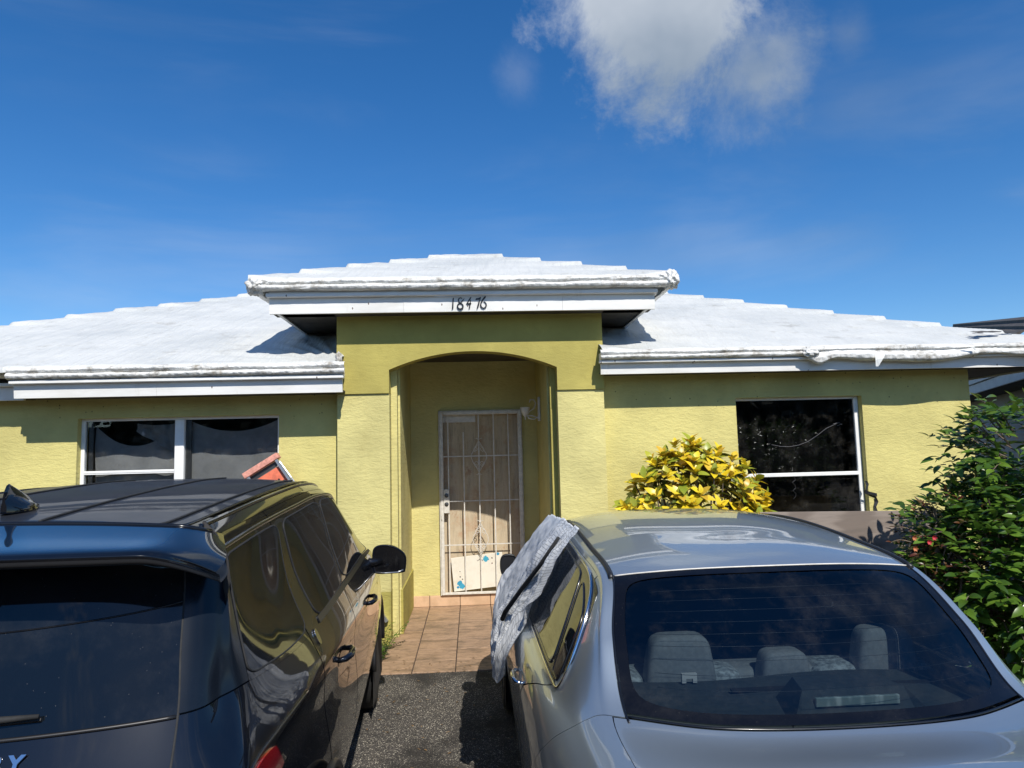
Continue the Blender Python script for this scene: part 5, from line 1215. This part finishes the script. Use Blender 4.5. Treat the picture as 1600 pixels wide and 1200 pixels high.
# --- yellow croton in front of the wall
cr = empty('croton_bush', (2.0, 6.35, -.02), 'rounded croton bush with bright yellow leaves against the wall beside the right window', 'bush')
cg = [leaf_geo(.135, 0.076, .30, .25), leaf_geo(.115, 0.067, .15, .3), leaf_geo(.15, 0.081, .45, .2), leaf_geo(.12, 0.073, .6, .15)]
cm_ = [leaf_mesh('leaf', 'croton_leaf', .135, 0.076, .30, .25), leaf_mesh('leaf', 'croton_leaf', .115, 0.067, .15, .3), leaf_mesh('leaf', 'croton_leaf', .15, 0.081, .45, .2), leaf_mesh('leaf', 'croton_leaf', .12, 0.073, .6, .15)]
rs = random.Random(11); fr_l = []; old = []
tips = []
def dome(th, ph): # th 0 = top
    return Vector((2.0+.66*math.sin(th)*math.cos(ph), 6.36+.42*math.sin(th)*math.sin(ph), .98+.76*math.cos(th)))
tries = 0
while len(tips) < 155 and tries < 9000:
    tries += 1; th = rs.uniform(.0, 1.85); ph = rs.uniform(-math.pi, math.pi); p = dome(th, ph)
    p += Vector((rs.uniform(-.05, .05), rs.uniform(-.04, .04), rs.uniform(-.09, .05)))
    if all((p-q[0]).length > .082 for q in tips): tips.append((p, (p-Vector((2.0, 6.4, .75))).normalized()))
tips.append((Vector((1.97, 6.30, 1.80)), Vector((0, -.1, 1)))); tips.append((Vector((2.62, 6.3, 1.30)), Vector((.8, -.3, .4)))); tips.append((Vector((1.36, 6.3, 1.22)), Vector((-.8, -.3, .3))))
for p, d in tips:
    n_ = rs.randint(6, 9); a0 = rs.uniform(0, 6)
    ax = (d+Vector((0, -.25, .35))).normalized(); u1 = ax.orthogonal().normalized(); u2 = ax.cross(u1)
    for k in range(n_):
        an = a0+2.4*k; tilt = .35+.12*k; dd = (ax*math.cos(tilt)+(u1*math.cos(an)+u2*math.sin(an))*math.sin(tilt)).normalized(); sc_ = rs.uniform(.72, 1.05)*(.75+.05*k)
        m_ = Matrix.Translation(p-ax*.006*k) @ basis(dd, ax, rs.uniform(-.3, .3)) @ Matrix.Scale(sc_, 4)
        fr_l.append((m_, rs.randint(0, 3), -p.y+.3*p.z+rs.random()*.02))
    for k in range(rs.randint(3, 6)):
        q = p-ax*rs.uniform(.06, .22)+Vector((rs.uniform(-.04, .04), rs.uniform(-.03, .03), 0)); dd = (ax*.3+Vector((rs.uniform(-1, 1), rs.uniform(-1, .5), rs.uniform(-.6, .3)))).normalized()
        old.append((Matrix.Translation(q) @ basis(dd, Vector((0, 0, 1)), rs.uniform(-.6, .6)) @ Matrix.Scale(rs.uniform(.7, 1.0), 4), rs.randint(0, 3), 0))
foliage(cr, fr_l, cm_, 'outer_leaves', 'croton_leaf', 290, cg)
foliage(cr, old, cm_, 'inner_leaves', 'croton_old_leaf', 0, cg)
stem = MB()
for i, (p, d) in enumerate(tips):
    if i % 3 == 0:
        a = Vector((2.0+.12*math.cos(i), 6.4+.08*math.sin(i), 0)); b = a.lerp(p, .5)+Vector((0, 0, -.08)); stem.tube([a-Vector((2, 6.35, -.02)), b-Vector((2, 6.35, -.02)), p-Vector((2, 6.35, -.02))], [.016, .011, .006], 5)
o = stem.out('stems', 'bark', cr); o['kind'] = 'stuff'
# --- big glossy shrub on the right
def shrub(name, loc, label, cat, ell, n_tw, mats, geo_p, seed, cap, leaf_n=(5, 8), tw_len=(.10, .24), front=(0, -1), droop=.35, limbs=9):
    T = empty(name, loc, label, cat); rs = random.Random(seed); g_ = [leaf_geo(*q) for q in geo_p]; ms = [leaf_mesh('leaf', mats, *q) for q in geo_p]; L = []; br = MB(); tw = MB(); L0 = Vector(loc)
    for i in range(n_tw):
        c, rad = ell[rs.choices(range(len(ell)), [e[2] for e in ell])[0]][:2]
        d = Vector((rs.gauss(0, 1), rs.gauss(0, 1), rs.gauss(0, 1))).normalized(); rr = rs.uniform(.45, 1.0)**.45
        p = Vector(c)+Vector((d.x*rad[0], d.y*rad[1], d.z*rad[2]))*rr
        if p.z < .05: continue
        out_ = (d+Vector((0, -.15, .25))).normalized(); ln = rs.uniform(*tw_len); side_ = out_.cross(Vector((0, 0, 1))).normalized() if abs(out_.z) < .98 else Vector((1, 0, 0))
        pts = [p+out_*ln*t+Vector((0, 0, -droop*ln*t*t)) for t in (0, .33, .66, 1)]
        if i % 2 == 0: tw.tube([q-L0 for q in ([p-out_*.12]+pts)], [.006, .005, .004, .003, .002], 4)
        k_ = rs.randint(*leaf_n)
        for k in range(k_):
            t = (k+.6)/k_; q = pts[0].lerp(pts[3], t)+Vector((0, 0, -droop*ln*(t*t-t))); sgn = 1 if k % 2 else -1
            dd = (out_*(.55 if k < k_-1 else 1.2)+side_*sgn*(.8 if k < k_-1 else 0)+Vector((rs.uniform(-.25, .25), rs.uniform(-.25, .25), rs.uniform(-.35, .25)))).normalized()
            L.append((Matrix.Translation(q) @ basis(dd, (Vector((0, -.25, 1))+out_*.4).normalized(), rs.uniform(-.5, .5)) @ Matrix.Scale(rs.uniform(.7, 1.1), 4), rs.randrange(len(g_)), -(q-CAMP).length+rs.random()*.1-(3 if q.x > 4.3*q.y/5.0*1.0+.25 else 0)))
    for i in range(limbs):
        c, rad = ell[i % len(ell)][:2]; an = 2*math.pi*i/limbs; e = Vector(c)+Vector((math.cos(an)*rad[0]*.6, math.sin(an)*rad[1]*.6, rad[2]*.4)); a = Vector((loc[0]+.08*math.cos(an), loc[1]+.08*math.sin(an), -.03)); b = a.lerp(e, .55)+Vector((0, 0, .12))
        K(MB().tube([a-L0, b-L0, e-L0], [.022, .015, .006], 6).out('branch', 'bark', smooth=True), T)
    foliage(T, L, ms, 'foliage', mats, cap, g_)
    o = tw.out('twigs', 'bark', T); o['kind'] = 'stuff'; return T
shrub('glossy_shrub', (3.95, 4.75, -.04), 'large dark green shrub with glossy leaves filling the right edge beside the sedan', 'shrub',
      [((3.95, 4.7, .95), (.98, .62, .62), 4), ((4.12, 4.75, 1.60), (.74, .5, .44), 2.0), ((3.42, 4.5, .75), (.50, .45, .50), 2.0)], 1500, 'shrub_leaf',
      [(.090, .044, .35, .25), (.080, .040, .2, .3), (.105, .048, .5, .2)], 5, 295)
T = shrub('red_leaved_shrub', (3.02, 4.62, -.04), 'low dark shrub with reddish leaves and a few red flowers before the plywood sheet', 'shrub',
      [((3.02, 4.6, .72), (.36, .30, .42), 2), ((3.18, 4.62, 1.08), (.34, .24, .28), 2)], 210, 'red_leaf', [(.055, .018, .3, .3), (.048, .02, .2, .3)], 9, 120, (5, 8), (.06, .14), limbs=5)
rs = random.Random(4)
for i, (x, z, m_) in enumerate(((2.80, 1.12, 'red_petal'), (2.72, 1.08, 'orange_petal'), (2.86, 1.14, 'red_petal'), (2.745, 1.14, 'orange_petal'))):
    f_ = MB()
    for k in range(6):
        an = k*1.047+i; v, f = leaf_geo(.024, .013, -.3, .2, 3); mm = Matrix.Translation((0, 0, 0)) @ basis(Vector((math.cos(an), -.5, math.sin(an))), Vector((0, -1, 0))); f_.add([tuple(mm @ Vector(p)) for p in v], f)
    o = K(f_.out('flower', m_), T); o.location = (x-3.02, 4.30-4.62+.02*i, z+.04)
# --- small ferny weed at the foot of the left pillar
wd_ = empty('weed', (-.86, 6.55, -.02), 'small ferny green weed growing at the foot of the left porch pillar', 'weed')
mw = [leaf_mesh('leaf', 'shrub_leaf', .035, .014, .3, .2)]; gw = [leaf_geo(.035, .014, .3, .2)]; L = []; stm = MB(); rs = random.Random(3)
for i in range(26):
    an = rs.uniform(0, 6.28); ln = rs.uniform(.12, .42); d = Vector((math.cos(an)*.55, math.sin(an)*.55, 1.0)).normalized(); base = Vector((-.86+rs.uniform(-.06, .08), 6.55+rs.uniform(-.3, .25), -.02)); pts = [base+d*ln*t+Vector((d.x*t*t*.12, d.y*t*t*.12, -.05*t*t)) for t in (0, .35, .7, 1)]
    stm.tube([p-Vector((-.86, 6.55, -.02)) for p in pts], [.003, .0025, .002, .001], 4)
    for k in range(int(ln*45)):
        t = (k+2)/(ln*45+2); q = pts[0].lerp(pts[3], t); sgn = 1 if k % 2 else -1; sd = d.cross(Vector((0, 0, 1))).normalized()
        L.append((Matrix.Translation(q) @ basis((sd*sgn+d*.5+Vector((0, 0, rs.uniform(-.3, .2)))).normalized(), Vector((0, 0, 1)), rs.uniform(-.5, .5)) @ Matrix.Scale(rs.uniform(.7, 1.3), 4), 0, rs.random()))
foliage(wd_, L, mw, 'leaflets', 'shrub_leaf', 0, gw); o = stm.out('stems', 'shrub_leaf', wd_); o['kind'] = 'stuff'

# ------------------------------------------------------------------ the neighbour's house and the louvred screen
simple('grey_stucco', (.34, .35, .36), .85, var=.08, scale=4, bump=.3); simple('white_fence', (.80, .80, .79), .55, var=.05)
simple('grey_trim', (.42, .45, .48), .6, var=.08)
nb = empty('neighbour_house', (7.3, 9.4, 0), 'grey neighbouring house with dark ribbed roof and layered white fascia at the right edge', 'house', rot=(0, 0, R(-25)))
# local: +y runs away along the eave, +x into the house, eave line at x=0
nb.rotation_euler = (0, 0, math.atan2(-1.4, 3.0))
K(MB().box(.55, .75, -3.0, 9, -.3, 2.62).out('wall', 'grey_stucco'), nb)
K(MB().box(0, .6, -3.5, 9, 2.50, 2.52).out('soffit', 'soffit_paint'), nb)
for i, (x0, z0, z1) in enumerate(((.0, 2.48, 2.62), (-.03, 2.625, 2.70), (-.07, 2.74, 2.80))): K(MB().box(x0-.03, x0, -3.5, 9, z0, z1, bev=.004).out('fascia_board', 'grey_trim'), nb)
K(MB().box(-.06, .3, -3.5, 9, 2.705, 2.735).out('drip_edge', 'dark_metal'), nb)
K(MB().add([(-.12, -3.5, 2.80), (-.12, 9, 2.80), (4.2, 7, 4.9), (4.2, -1.0, 4.9)], [(0, 3, 2, 1)]).out('roof', 'roof_tile_dark'), nb)
for k in range(11):
    x = -.12+.36*k; z = 2.80+.486*(x+.12)
    K(MB().box(x, x+.37, -3.5+.1*k, 9-.1*k, z+.004, z+.035+.0).out('shingle_course', 'roof_tile_dark'), nb).rotation_euler = (0, 0, 0)
def nbw(x, y): return x*.906+y*.423, -x*.423+y*.906
top_a, top_b = (1.3, 9.4, 4.76), (1.3, 2.2, 3.75); bot_a, bot_b = (1.15, 9.2, 4.3), (.15, 2.2, 3.0)
for k in range(7):
    f0, f1 = k/7, (k+1)/7+.03; q = lambda A, B, f: tuple(A[i]+(B[i]-A[i])*f for i in range(3)); up = lambda p, d: (p[0], p[1], p[2]+d)
    a0, a1, b0, b1 = q(bot_a, top_a, f0), q(bot_a, top_a, min(1, f1)), q(bot_b, top_b, f0), q(bot_b, top_b, min(1, f1))
    K(MB().add([up(a0, .07), up(b0, .07), up(b1, .02), up(a1, .02), a0, b0, b1, a1], [(0, 1, 2, 3), (0, 4, 5, 1), (3, 2, 6, 7), (4, 7, 6, 5), (0, 3, 7, 4), (1, 5, 6, 2)]).out('shingle_course', 'roof_tile_dark'), nb)
K(MB().box(.8, 1.0, 2.2, 6.6, 2.6, 3.3).out('wall', 'grey_stucco'), nb)
scn = empty('louvred_screen', (5.25, 8.6, 0), 'white louvred screen standing between the yellow house and the neighbour', 'screen')
for x in (0, 1.0, 2.0, 3.0): K(MB().box(x, x+.06, -.03, .03, 0, 2.0, bev=.004).out('post', 'white_fence'), scn)
for k in range(15):
    for x in (.06, 1.06, 2.06):
        o = K(MB().box(.002, .938, -.008, .008, -.055, .055, bev=.003).out('slat', 'white_fence'), scn); o.location = (x, 0, .12+.128*k); o.rotation_euler = (R(-22), 0, 0)

# ------------------------------------------------------------------ trees across the street, behind the viewer (seen mirrored in the cars)
simple('distant_foliage', (.028, .038, .018), .9, var=.4, scale=.8)
tl = MB(); rs = random.Random(2)
tl.grid([[(x, -27.5, z*(5.0+1.8*mn.noise(Vector((x*.11, 3, 0)))+1.2*mn.noise(Vector((x*.5, 7, 0))))-.2) for z in (0, .5, .85, 1)] for x in np.linspace(-60, 60, 200)])
for i in range(5200):
    x = rs.uniform(-60, 60); hgt = 5.6+1.8*mn.noise(Vector((x*.11, 3, 0)))+1.2*mn.noise(Vector((x*.5, 7, 0))); z = rs.uniform(-.2, max(.5, hgt)); y = -26+rs.uniform(-2.5, 2.5)*(1-.4*z/5); s_ = rs.uniform(.25, .6)
    d = Vector((rs.gauss(0, 1), rs.gauss(0, 1), rs.gauss(0, 1))).normalized(); a = d.orthogonal().normalized()*s_; b = d.cross(a).normalized()*s_*.7; c = Vector((x, y, z)); tl.add([c-a, c+b*.8, c+a, c-b], [(0, 1, 2, 3)])
o = tl.out('far_treeline', 'distant_foliage'); o['kind'] = 'stuff'; tag(o, 'distant row of dark trees across the street, seen only mirrored in the cars', 'treeline')

# ------------------------------------------------------------------ fallen leaves and grit on the drive and porch
fl = MB(); rs = random.Random(21); simple('dry_leaf', (.20, .12, .05), .8, var=.5, scale=9)
for i in range(150):
    x, y = (rs.uniform(-.9, .3), rs.uniform(3.2, 5.9)) if i % 3 else (rs.uniform(-.72, .15), 5.9+abs(rs.gauss(0, .25)))
    z = (.001 if y > 5.93 else -.006-.030*(5.93-y))+.004; v, f = leaf_geo(rs.uniform(.010, .035), rs.uniform(.006, .014), rs.uniform(-.2, .3), .3, 3)
    mm = Matrix.Translation((x, y, z)) @ Matrix.Rotation(rs.uniform(0, 6.28), 4, 'Z') @ Matrix.Rotation(rs.uniform(-.3, .3), 4, 'X'); fl.add([tuple(mm @ Vector(p)) for p in v], f)
o = fl.out('fallen_leaves', 'dry_leaf'); o['kind'] = 'stuff'; tag(o, 'scattered small dry brown leaves on the driveway between the two cars', 'leaves')
